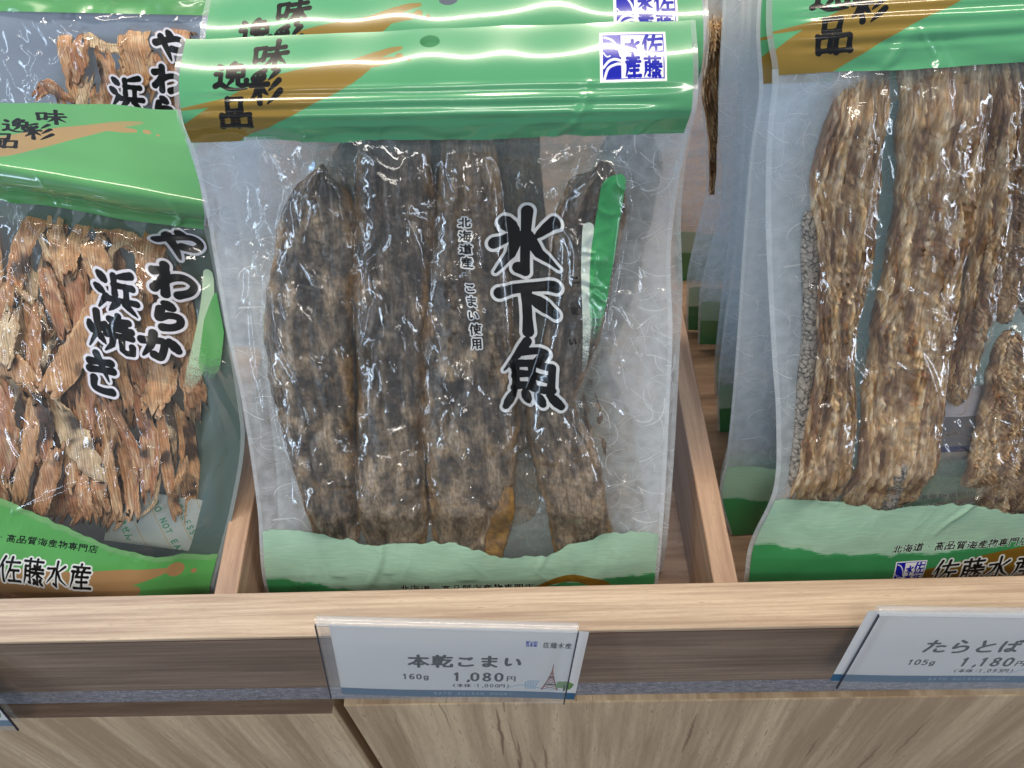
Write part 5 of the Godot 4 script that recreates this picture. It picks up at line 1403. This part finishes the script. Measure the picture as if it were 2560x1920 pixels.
func cod_skin(p: Pouch, path: Array, h: float, k: int, label: String) -> void:
	var n := noise(1.0, 760 + k, 3)
	var made := swept(p, path, func(_t): return h, func(_t, hw): return minf(0.0035, hw), 28, 150,
		func(t: float, ang: float, hw: float, th: float) -> Vector3:
			var close := pow(clampf(minf(t, 1.0 - t) * 40.0, 0.0, 1.0), 0.4)
			return Vector3(cos(ang) * hw * (1.0 + 0.12 * n.get_noise_1d(t * 14.0)) * close, (sin(ang) * th + 0.0008 * n.get_noise_2d(t * 25.0, cos(ang) * 3.0)) * close, 0.0),
		func(_t: float, _ang: float, _q: Vector3) -> Color: return Color.WHITE)
	put("cod_strip", made, M.cod_skin, label, "dried cod", "thick dried cod strips in the cod pouches")


func packet(p: Pouch, x0: float, s0: float, x1: float, s1: float, h: float, tex: Texture2D, label: String) -> void:
	var v := PackedVector3Array()
	var uv := PackedVector2Array()
	var nu := 24
	var nv := 24
	var mid := p.at((x0 + x1) * 0.5, (s0 + s1) * 0.5, h)
	for j in nv + 1:
		for i in nu + 1:
			var e := sin(PI * i / nu) * sin(PI * j / nv)
			v.append(p.at(lerpf(x0, x1, float(i) / nu), lerpf(s0, s1, float(j) / nv), h + 0.0022 * sqrt(maxf(e, 0.0))) - mid)
			uv.append(Vector2(float(i) / nu, float(j) / nv))
	var o := thing("desiccant_packet", mid, label, "packet", "small packets in the pouches")
	part("front_sheet", grid_mesh(v, nu, nv, uv), print_material(tex, BaseMaterial3D.TRANSPARENCY_DISABLED, 0.4), o)
	for i in v.size():
		var e := sin(PI * (i % (nu + 1)) / nu) * sin(PI * (i / (nu + 1)) / nv)
		v[i] = v[i] - p.out[p.N / 2] * (0.0004 + 0.0034 * sqrt(maxf(e, 0.0)))
	part("back_sheet", grid_mesh(v, nu, nv), mat(Color(0.8, 0.82, 0.82), 0.5), o)


func pouches() -> void:
	M.header = print_material(header_texture(), BaseMaterial3D.TRANSPARENCY_ALPHA_SCISSOR)
	M.squid_header = print_material(squid_header_texture(), BaseMaterial3D.TRANSPARENCY_DISABLED)
	M.band = print_material(band_texture(0.24, false), BaseMaterial3D.TRANSPARENCY_ALPHA)
	M.squid_band = print_material(band_texture(0.206, true), BaseMaterial3D.TRANSPARENCY_ALPHA)

	# the komai pouch in front, middle compartment, with four whole fish
	var contents := []
	for f in FISH:
		contents.append({"path": f, "h": 0.0, "thick": 0.0108})
	var a := make_pouch("komai_pouch", ROWS_KOMAI, "clear pouch of four whole dried fish, green header, in the middle compartment", "pouches of dried fish", 0.0545, Vector2(0.026, 0.047), 0.0025, 0.010, contents, Vector2i(300, 460), 1000, M.header, M.band, 0.2815, 0.078, 1.0, null, null, FOLDS_KOMAI, Rect2(0.140, 0.088, 0.050, 0.115))
	part("inner_pouch", sheet(a.pouch, 24, 276, 74, 360, -0.0008), M.inner, a.node)
	lettering(a, 0.122, 0.070, 0.216, 0.206, komai_letter_texture)
	var fish_labels := ["leftmost whole dried fish, broad dark brown body tapering to the bottom", "dark dried fish second from the left, its top tucked under the green header", "dried fish third from the left, behind the white printed column of small writing", "rightmost dried fish under the green brush stroke, pale tan lower half"]
	for k in 4:
		dried_fish(a.pouch, k, fish_labels[k])
	var b := make_pouch("komai_pouch", ROWS_KOMAI_BEHIND, "green topped pouch standing directly behind the middle pouch of whole fish", "pouches of dried fish", 0.0545, Vector2(0.026, 0.047), 0.006, 0.009, [], Vector2i(90, 140), 1100, M.header, null, 0.2885)

	for k in 4:
		dried_fish(b.pouch, k, ["leftmost", "second", "third", "rightmost"][k] + " dried fish in the pouch behind, glimpsed through the middle pouch", 0.012, 0.6)

	# squid pouches, left compartment
	contents = []
	var kinds := [3, 3, 2, 0, 0, 3, 0, 2, 3, 0, 0, 0, 1, 1, 0, 3, 2, 0, 2, 0, 1, 0, 0, 3, 1, 0, 0, 1, 2, 3, 3, 3, 0, 1, 3, 1, 3, 0, 2]
	var special := {0: "long brown squid strip at the top left of the squid pouch, pointed top", 2: "thin cream coloured squid shred curling near the left edge of squid pouch", 7: "narrow squid loop arching beside the printed writing of the squid pouch", 8: "pinkish squid strip sticking up under the first printed character", 14: "broad flat tan squid piece slanting down left of the printed writing", 23: "small round squid knob below the green and white brush strokes", 28: "ragged cream and brown squid piece in the charred middle of the heap", 36: "squid strip at the lower right of the heap, straight and narrow"}
	var c := make_pouch("squid_pouch", ROWS_SQUID, "pouch of torn dried squid strips with folded green header, left compartment front", "pouches of dried squid", 0.112, Vector2(0.098, 0.104), 0.0125, 0.009, [], Vector2i(260, 430), 1200, M.squid_header, M.squid_band, 0.280, 0.078, 0.8, M.film_squid, M.film_back, FOLDS_SQUID, Rect2(0.112, 0.118, 0.10, 0.105))
	lettering(c, 0.112, 0.108, 0.2035, 0.220, squid_letter_texture)
	for k in SQUID.size():
		var strip := lengthened(SQUID[k], 0.30)
		var kind: int = kinds[k] if k < kinds.size() else k % 4
		var h := 0.0025 + 0.0040 * fposmod(k * 0.618, 1.0) if k < 39 else -0.001
		squid_strip(c.pouch, strip, h, k, special.get(k, place_words(SQUID, k, kind, [0.135, 0.165, 0.20, 0.235, 0.27], ["topmost", "upper", "upper middle", "middle", "lower", "bottom"]) + " row, front squid pouch") if k >= 0 else String( ""), "squid strips in the front squid pouch", kind)
	var fill := RandomNumberGenerator.new()
	fill.seed = 23
	for k in 64:
		var x := fill.randf_range(0.062, 0.184)
		var d0 := fill.randf_range(0.116, 0.255)
		var lean := fill.randf_range(-0.40, 0.34)
		var long := fill.randf_range(0.045, 0.100)
		var hw := fill.randf_range(0.0018, 0.0050)
		var path := []
		for t in 4:
			path.append([x + lean * long * t / 3.0, minf(d0 + long * t / 3.0, 0.306), hw * (0.7 + 0.5 * sin(PI * (t + 0.4) / 3.6))])
		squid_strip(c.pouch, path, fill.randf_range(-0.006, 0.0035), 120 + k, "squid strip deep in the heap of the front squid pouch, half covered", "squid strips deep in the front squid pouch", fill.randi_range(0, 3))
	packet(c.pouch, 0.132, 0.281, 0.186, 0.318, -0.004, packet_texture(), "white packet with green writing at the bottom of the squid pouch")
	var d := make_pouch("squid_pouch", ROWS_SQUID_BEHIND, "second squid pouch at the top left corner, behind the folded header", "pouches of dried squid", 0.052, Vector2(0.03, 0.045), 0.006, 0.008, [], Vector2i(120, 200), 1300, M.squid_header, null, 0.3, 0.078, 1.0, M.film_squid, M.film_back_pale, FOLDS_SQUID_BEHIND, Rect2(0.085, 0.058, 0.087, 0.10))
	lettering_shifted(d)
	for k in SQUID_BEHIND.size():
		squid_strip(d.pouch, SQUID_BEHIND[k], 0.0005 + 0.0035 * fposmod(k * 0.618, 1.0), 60 + k, place_words(SQUID_BEHIND, k, [0, 1, 2, 3, 0][k % 5], [0.08], ["upper", "lower"]) + " row, top left pouch", "squid strips in the rear squid pouch", [0, 1, 2, 3, 0][k % 5])

	# cod pouches, right compartment
	contents = []
	var cod_h := [0.0, -0.001, 0.001, 0.0, -0.002, 0.003, -0.002, 0.0, -0.003, 0.001, -0.003]
	var cod_t := [0.008, 0.0035, 0.009, 0.007, 0.003, 0.007, 0.007, 0.006, 0.005, 0.006, 0.005]
	var cod := COD.duplicate(true)
	for k in COD.size():
		if k in [0, 2, 3, 6]:
			cod[k][0][1] -= 0.030
			cod[k][1][1] -= 0.016
		contents.append({"path": cod[k], "h": cod_h[k], "thick": cod_t[k]})
	var f := make_pouch("cod_pouch", ROWS_COD, "pouch of long fibrous dried cod strips, frontmost in the right compartment", "pouches of dried cod", 0.0490, Vector2(0.022, 0.043), 0.006, 0.009, contents, Vector2i(280, 420), 1400, M.header, M.band, 0.2870, 0.078, 1.0, M.film_cod, null, FOLDS_COD)
	part("inner_pouch", sheet(f.pouch, 22, 258, 62, 340, -0.0008), M.inner, f.node)
	var cod_labels := ["leftmost thick cod strip, narrow at top and split along its length", "slim cod strip showing grey skin with a black net pattern", "broadest cod strip in the middle of the cod pouch, tan and flaky", "cod strip to the right of the broadest one, ending halfway down", "thin dark cod strip squeezed between two larger strips", "short cod strip low on the right, cut off square at its lower end", "cod strip at the right edge of the photo, upper half", "cod strip fanning out at the lower right corner of the cod pouch", "dark skinned cod lump at the right edge of the photo", "cod strip at the right edge of the photo, lower half", "small cod strip end low down between the two widest strips"]
	for k in COD.size():
		if k in [1, 8]:
			cod_skin(f.pouch, cod[k], cod_h[k], k, cod_labels[k])
		else:
			cod_stick(f.pouch, cod[k], cod_h[k], cod_t[k], k, cod_labels[k], 0.35 if k == 4 else 0.0)
	cod_skin(f.pouch, COD_SKIN, 0.0055, 30, "narrow cod strip with speckled grey skin over the broadest strip's lower end")
	packet(f.pouch, 0.094, 0.226, 0.119, 0.272, -0.006, blank_packet_texture(), "white packet between the cod strips, grey label on its lower half")
	var rest := [[ROWS_COD_SECOND, "cod pouch just behind the front cod pouch, its lower left corner green"], [ROWS_COD_THIRD, "third cod pouch back, small pale green corner above the wooden floor"], [ROWS_COD_FOURTH, "fourth cod pouch back, holding one long thin brown stick by its left edge"], [ROWS_COD_FIFTH, "hindmost cod pouch, dark green corner beside the right divider"]]
	rest.append([moved(ROWS_COD_SECOND, Vector3(-0.003, 0.004, 0.012)), "cod pouch squeezed between the front cod pouch and the second one"])
	rest.append([moved(ROWS_COD_THIRD, Vector3(-0.005, 0.012, 0.034)), "cod pouch squeezed between the second and the third one back"])
	rest.append([moved(ROWS_COD_FOURTH, Vector3(0.006, 0.004, 0.020)), "cod pouch just in front of the one with the brown stick"])
	for k in rest.size():
		var p := Pouch.new(rest[k][0])
		var g := make_pouch("cod_pouch", rest[k][0], rest[k][1], "pouches of dried cod", 0.054 if k in [0, 4] else 0.014, Vector2(0.022, 0.046) if k in [0, 4] else Vector2(0.004, 0.01), 0.005, 0.006, [], Vector2i(140, 220), 1500 + k * 20, M.header, M.band, p.S - 0.060, 0.060)
		if k == 2:
			cod_stick(g.pouch, COD_STICK, 0.0, 0.004, 40, "long thin brown cod stick in the fourth cod pouch")


func moved(rows: Array, by: Vector3) -> Array:
	var out := []
	for q in rows:
		out.append([q[0] + by.x, q[1] + by.y, q[2] + by.z, q[3] + by.x, q[4] + by.y, q[5] + by.z])
	return out


func lettering_shifted(d: Dictionary) -> void:
	# the same words on the pouch behind
	var p: Pouch = d.pouch
	var i0 := int(0.085 / p.W * p.nu)
	var i1 := int(0.172 / p.W * p.nu)
	var j0 := int(0.058 / p.S * p.nv)
	var j1 := int(0.160 / p.S * p.nv)
	var x0 := p.W * i0 / p.nu
	var s0 := p.S * j0 / p.nv
	var t := squid_letter_texture(x0 + 0.0370, s0 + 0.0520, p.W * i1 / p.nu + 0.0370, p.S * j1 / p.nv + 0.0520)
	part("lettering", sheet(p, i0, i1, j0, j1, 0.0006), print_material(t, BaseMaterial3D.TRANSPARENCY_ALPHA, 0.3), d.node)


func packet_texture() -> Texture2D:
	var cv := Canvas.new(384, 264, Color(0.66, 0.70, 0.69))
	cv.ppm = 1.0
	var g := Color(0.20, 0.52, 0.36)
	for k in 4:
		var x := 20.0 + k * 110.0
		curve(cv, [[x, -10], [x + 90, 130], [x + 180, 274]], [3, 3, 3], Color(0.68, 0.60, 0.38))
	word(cv, "られません", 30, 90, 34, 38, Vector2(20, 34), 5.0, g, false, 0.0, g, 0.9)
	word(cv, "DO NOT EAT", 190, 40, 24, 30, Vector2(17, 26), 5.0, g, false, 0.0, g, 0.95)
	word(cv, "AGELESS", 280, 20, 22, 30, Vector2(16, 24), 4.0, g, false, 0.0, g, 0.95)
	return cv.texture()


func blank_packet_texture() -> Texture2D:
	var cv := Canvas.new(200, 340, Color(0.78, 0.79, 0.84))
	cv.rect(0, 130, 200, 268, Color(0.44, 0.45, 0.48))
	cv.rect(0, 268, 200, 296, Color(0.20, 0.24, 0.44))
	cv.rect(0, 296, 200, 340, Color(0.55, 0.57, 0.58))
	return cv.texture()


# ---------------------------------------------------------------- price cards

func card_texture(title: String, weight: String, price: String, net: String) -> Texture2D:
	# 0.137 m x 0.072 m
	var w := 1096
	var h := 576
	var cv := Canvas.new(w, h, Color(0.95, 0.95, 0.95))
	cv.ppm = 1.0
	var ink := Color(0.08, 0.08, 0.095)
	var blue := Color(0.22, 0.42, 0.56)
	cv.rect(0, h * 0.895, w, h, blue)
	word(cv, "SATO SUISAN ODORI", w * 0.40, h * 0.945, 17, 22, Vector2(22, 0), 2.6, Color(0.62, 0.72, 0.80), false)
	word(cv, title, w * 0.335, h * 0.46, 94, 104, Vector2(105, 0), 14.5, ink, false)
	word(cv, weight, w * 0.275, h * 0.69, 28, 48, Vector2(32, 0), 7.0, ink, false)
	var x := w * 0.47
	for ch in price:
		glyph(cv, ch, x + 22, h * 0.685, 46 if ch != "1" else 38, 78, 12.0, ink, false)
		x += 55.0 if ch != "," else 28.0
	glyph(cv, "円", x + 24, h * 0.705, 46, 48, 6.0, ink, false)
	x = w * 0.475
	for ch in "〈本体:" + net + "円〉":
		var narrow: bool = ch in [":", ",", "."]
		glyph(cv, ch, x, h * 0.818, 30 if ch > "z" else 19, 31, 4.2, ink, false)
		x += 16.0 if narrow else (33.0 if ch > "z" else 24.0)
	emblem(cv, w * 0.760, h * 0.155, 54, 46)
	word(cv, "佐藤水産", w * 0.843, h * 0.205, 30, 46, Vector2(32, 0), 4.0, ink)
	# a picture of hills, a fountain, a red lattice tower and a tree
	var pale := Color(0.50, 0.68, 0.82)
	curve(cv, [[w * 0.70, h * 0.86], [w * 0.76, h * 0.795], [w * 0.83, h * 0.83], [w * 0.93, h * 0.86]], [3, 5, 5, 3], pale)
	for k in 5:
		curve(cv, [[w * (0.785 + k * 0.009), h * 0.85], [w * (0.780 + k * 0.012), h * 0.76], [w * (0.800 + k * 0.010), h * 0.72]], [5, 7, 4], Color(0.60, 0.75, 0.86))
	var red := Color(0.58, 0.24, 0.17)
	for s in [-1.0, 1.0]:
		curve(cv, [[w * 0.885, h * 0.55], [w * (0.885 + s * 0.010), h * 0.68], [w * (0.885 + s * 0.033), h * 0.855]], [4, 6, 8], red)
	for k in 7:
		var f := k / 7.0
		var half := w * lerpf(0.006, 0.030, f * f)
		var y := h * lerpf(0.60, 0.84, f)
		for s in [-1.0, 1.0]:
			cv.stroke(PackedVector2Array([Vector2(w * 0.885 - half * s, y), Vector2(w * 0.885 + half * 1.15 * s, y + h * 0.034)]), PackedFloat32Array([2.0, 2.0]), red)
	cv.stroke(PackedVector2Array([Vector2(w * 0.885, h * 0.47), Vector2(w * 0.885, h * 0.58)]), PackedFloat32Array([1.6, 3.5]), red)
	cv.rect(w * 0.872, h * 0.655, w * 0.898, h * 0.672, Color(0.15, 0.16, 0.16))
	cv.rect(w * 0.862, h * 0.765, w * 0.912, h * 0.785, Color(0.15, 0.32, 0.24))
	var r := RandomNumberGenerator.new()
	r.seed = 5
	for k in 26:
		cv.dot(w * (0.945 + r.randf_range(-0.030, 0.030)), h * (0.775 + r.randf_range(-0.045, 0.045)), r.randf_range(9, 17), Color(0.36, 0.55, 0.28).lerp(Color(0.50, 0.64, 0.36), r.randf()))
	cv.stroke(PackedVector2Array([Vector2(w * 0.945, h * 0.77), Vector2(w * 0.947, h * 0.86)]), PackedFloat32Array([2.5, 5.0]), Color(0.25, 0.30, 0.18))
	return cv.texture()


func price_card(at: Vector3, across: Vector3, down: Vector3, size: Vector2, slip: Vector2, tex: Texture2D, label: String) -> void:
	# an acrylic sleeve: a clear front pane and back pane joined by a rounded top fold, a paper card between them
	var o := thing("price_card", at, label, "price card", "price cards on the rail")
	var x := across.normalized()
	var y := -(down - x * down.dot(x)).normalized()
	o.basis = Basis(x, y, x.cross(y))
	var paper := mat(Color.WHITE, 0.6)
	paper.albedo_texture = tex
	paper.texture_repeat = false
	paper.backlight_enabled = true
	paper.backlight = Color(0.55, 0.55, 0.56)
	var card := PackedVector3Array()
	var uv := PackedVector2Array()
	for j in 3:
		for i in 9:
			card.append(Vector3(size.x * i / 8.0 + slip.x, -0.003 - (size.y - 0.004) * j / 2.0 + slip.y, 0.0004 * sin(i * 0.8)))
			uv.append(Vector2(i / 8.0, j / 2.0))
	part("paper", grid_mesh(card, 8, 2, uv), paper, o)
	var pane := part("front_pane", bevel_box(Vector3(size.x, size.y, 0.0010), 0.0002), M.acrylic, o)
	pane.position = Vector3(size.x * 0.5, -size.y * 0.5, 0.0022)
	var rear := part("back_pane", bevel_box(Vector3(size.x, size.y * 0.97, 0.0010), 0.0002), M.acrylic, o)
	rear.position = Vector3(size.x * 0.5, -size.y * 0.485, -0.0022)
	var fold := PackedVector3Array()
	for j in 13:
		var t := TAU * j / 12.0
		for i in 2:
			fold.append(Vector3(size.x * i, 0.0002 + 0.0026 * sin(t), 0.0029 * cos(t)))
	part("top_fold", grid_mesh(fold, 1, 12), M.acrylic_edge, o)
	for s in [0.0, 1.0]:
		var rim := part("side_edge", bevel_box(Vector3(0.0007, size.y, 0.0013), 0.0001), M.acrylic_dark, o)
		rim.position = Vector3(size.x * s, -size.y * 0.5, 0.0022)


func price_cards() -> void:
	M.acrylic = film_material(0.04, 0.06)
	M.acrylic_edge = film_material(0.18, 0.10)
	M.acrylic_dark = mat(Color(0.16, 0.16, 0.2), 0.2)
	price_card(Vector3(-0.0994, 0.0288, 0.0310), Vector3(0.1346, -0.0150, 0.0), Vector3(-0.003, -0.0802, 0.009), Vector2(0.1358, 0.0808), Vector2(0.0062, 0.0), card_texture("本乾こまい", "160g", "1,080", "1,000"), "acrylic price card in the middle of the rail, tilted, reading 1,080 yen")
	price_card(Vector3(0.1853, 0.0259, 0.0305), Vector3(0.0718, -0.0058, 0.0), Vector3(-0.0097, -0.0719, 0.0100), Vector2(0.1372, 0.0735), Vector2(-0.0045, 0.0032), card_texture("たらとば", "105g", "1,180", "1,093"), "acrylic price card at the right edge of the rail, reading 1,180 yen")
	price_card(Vector3(-0.4480, -0.0120, 0.0320), Vector3(0.1368, -0.004, 0.0), Vector3(0.0, -0.0694, 0.0126), Vector2(0.1372, 0.0705), Vector2(-0.003, 0.0), card_texture("やわらか", "", "", ""), "price card of which only the lower corner shows at the left edge")
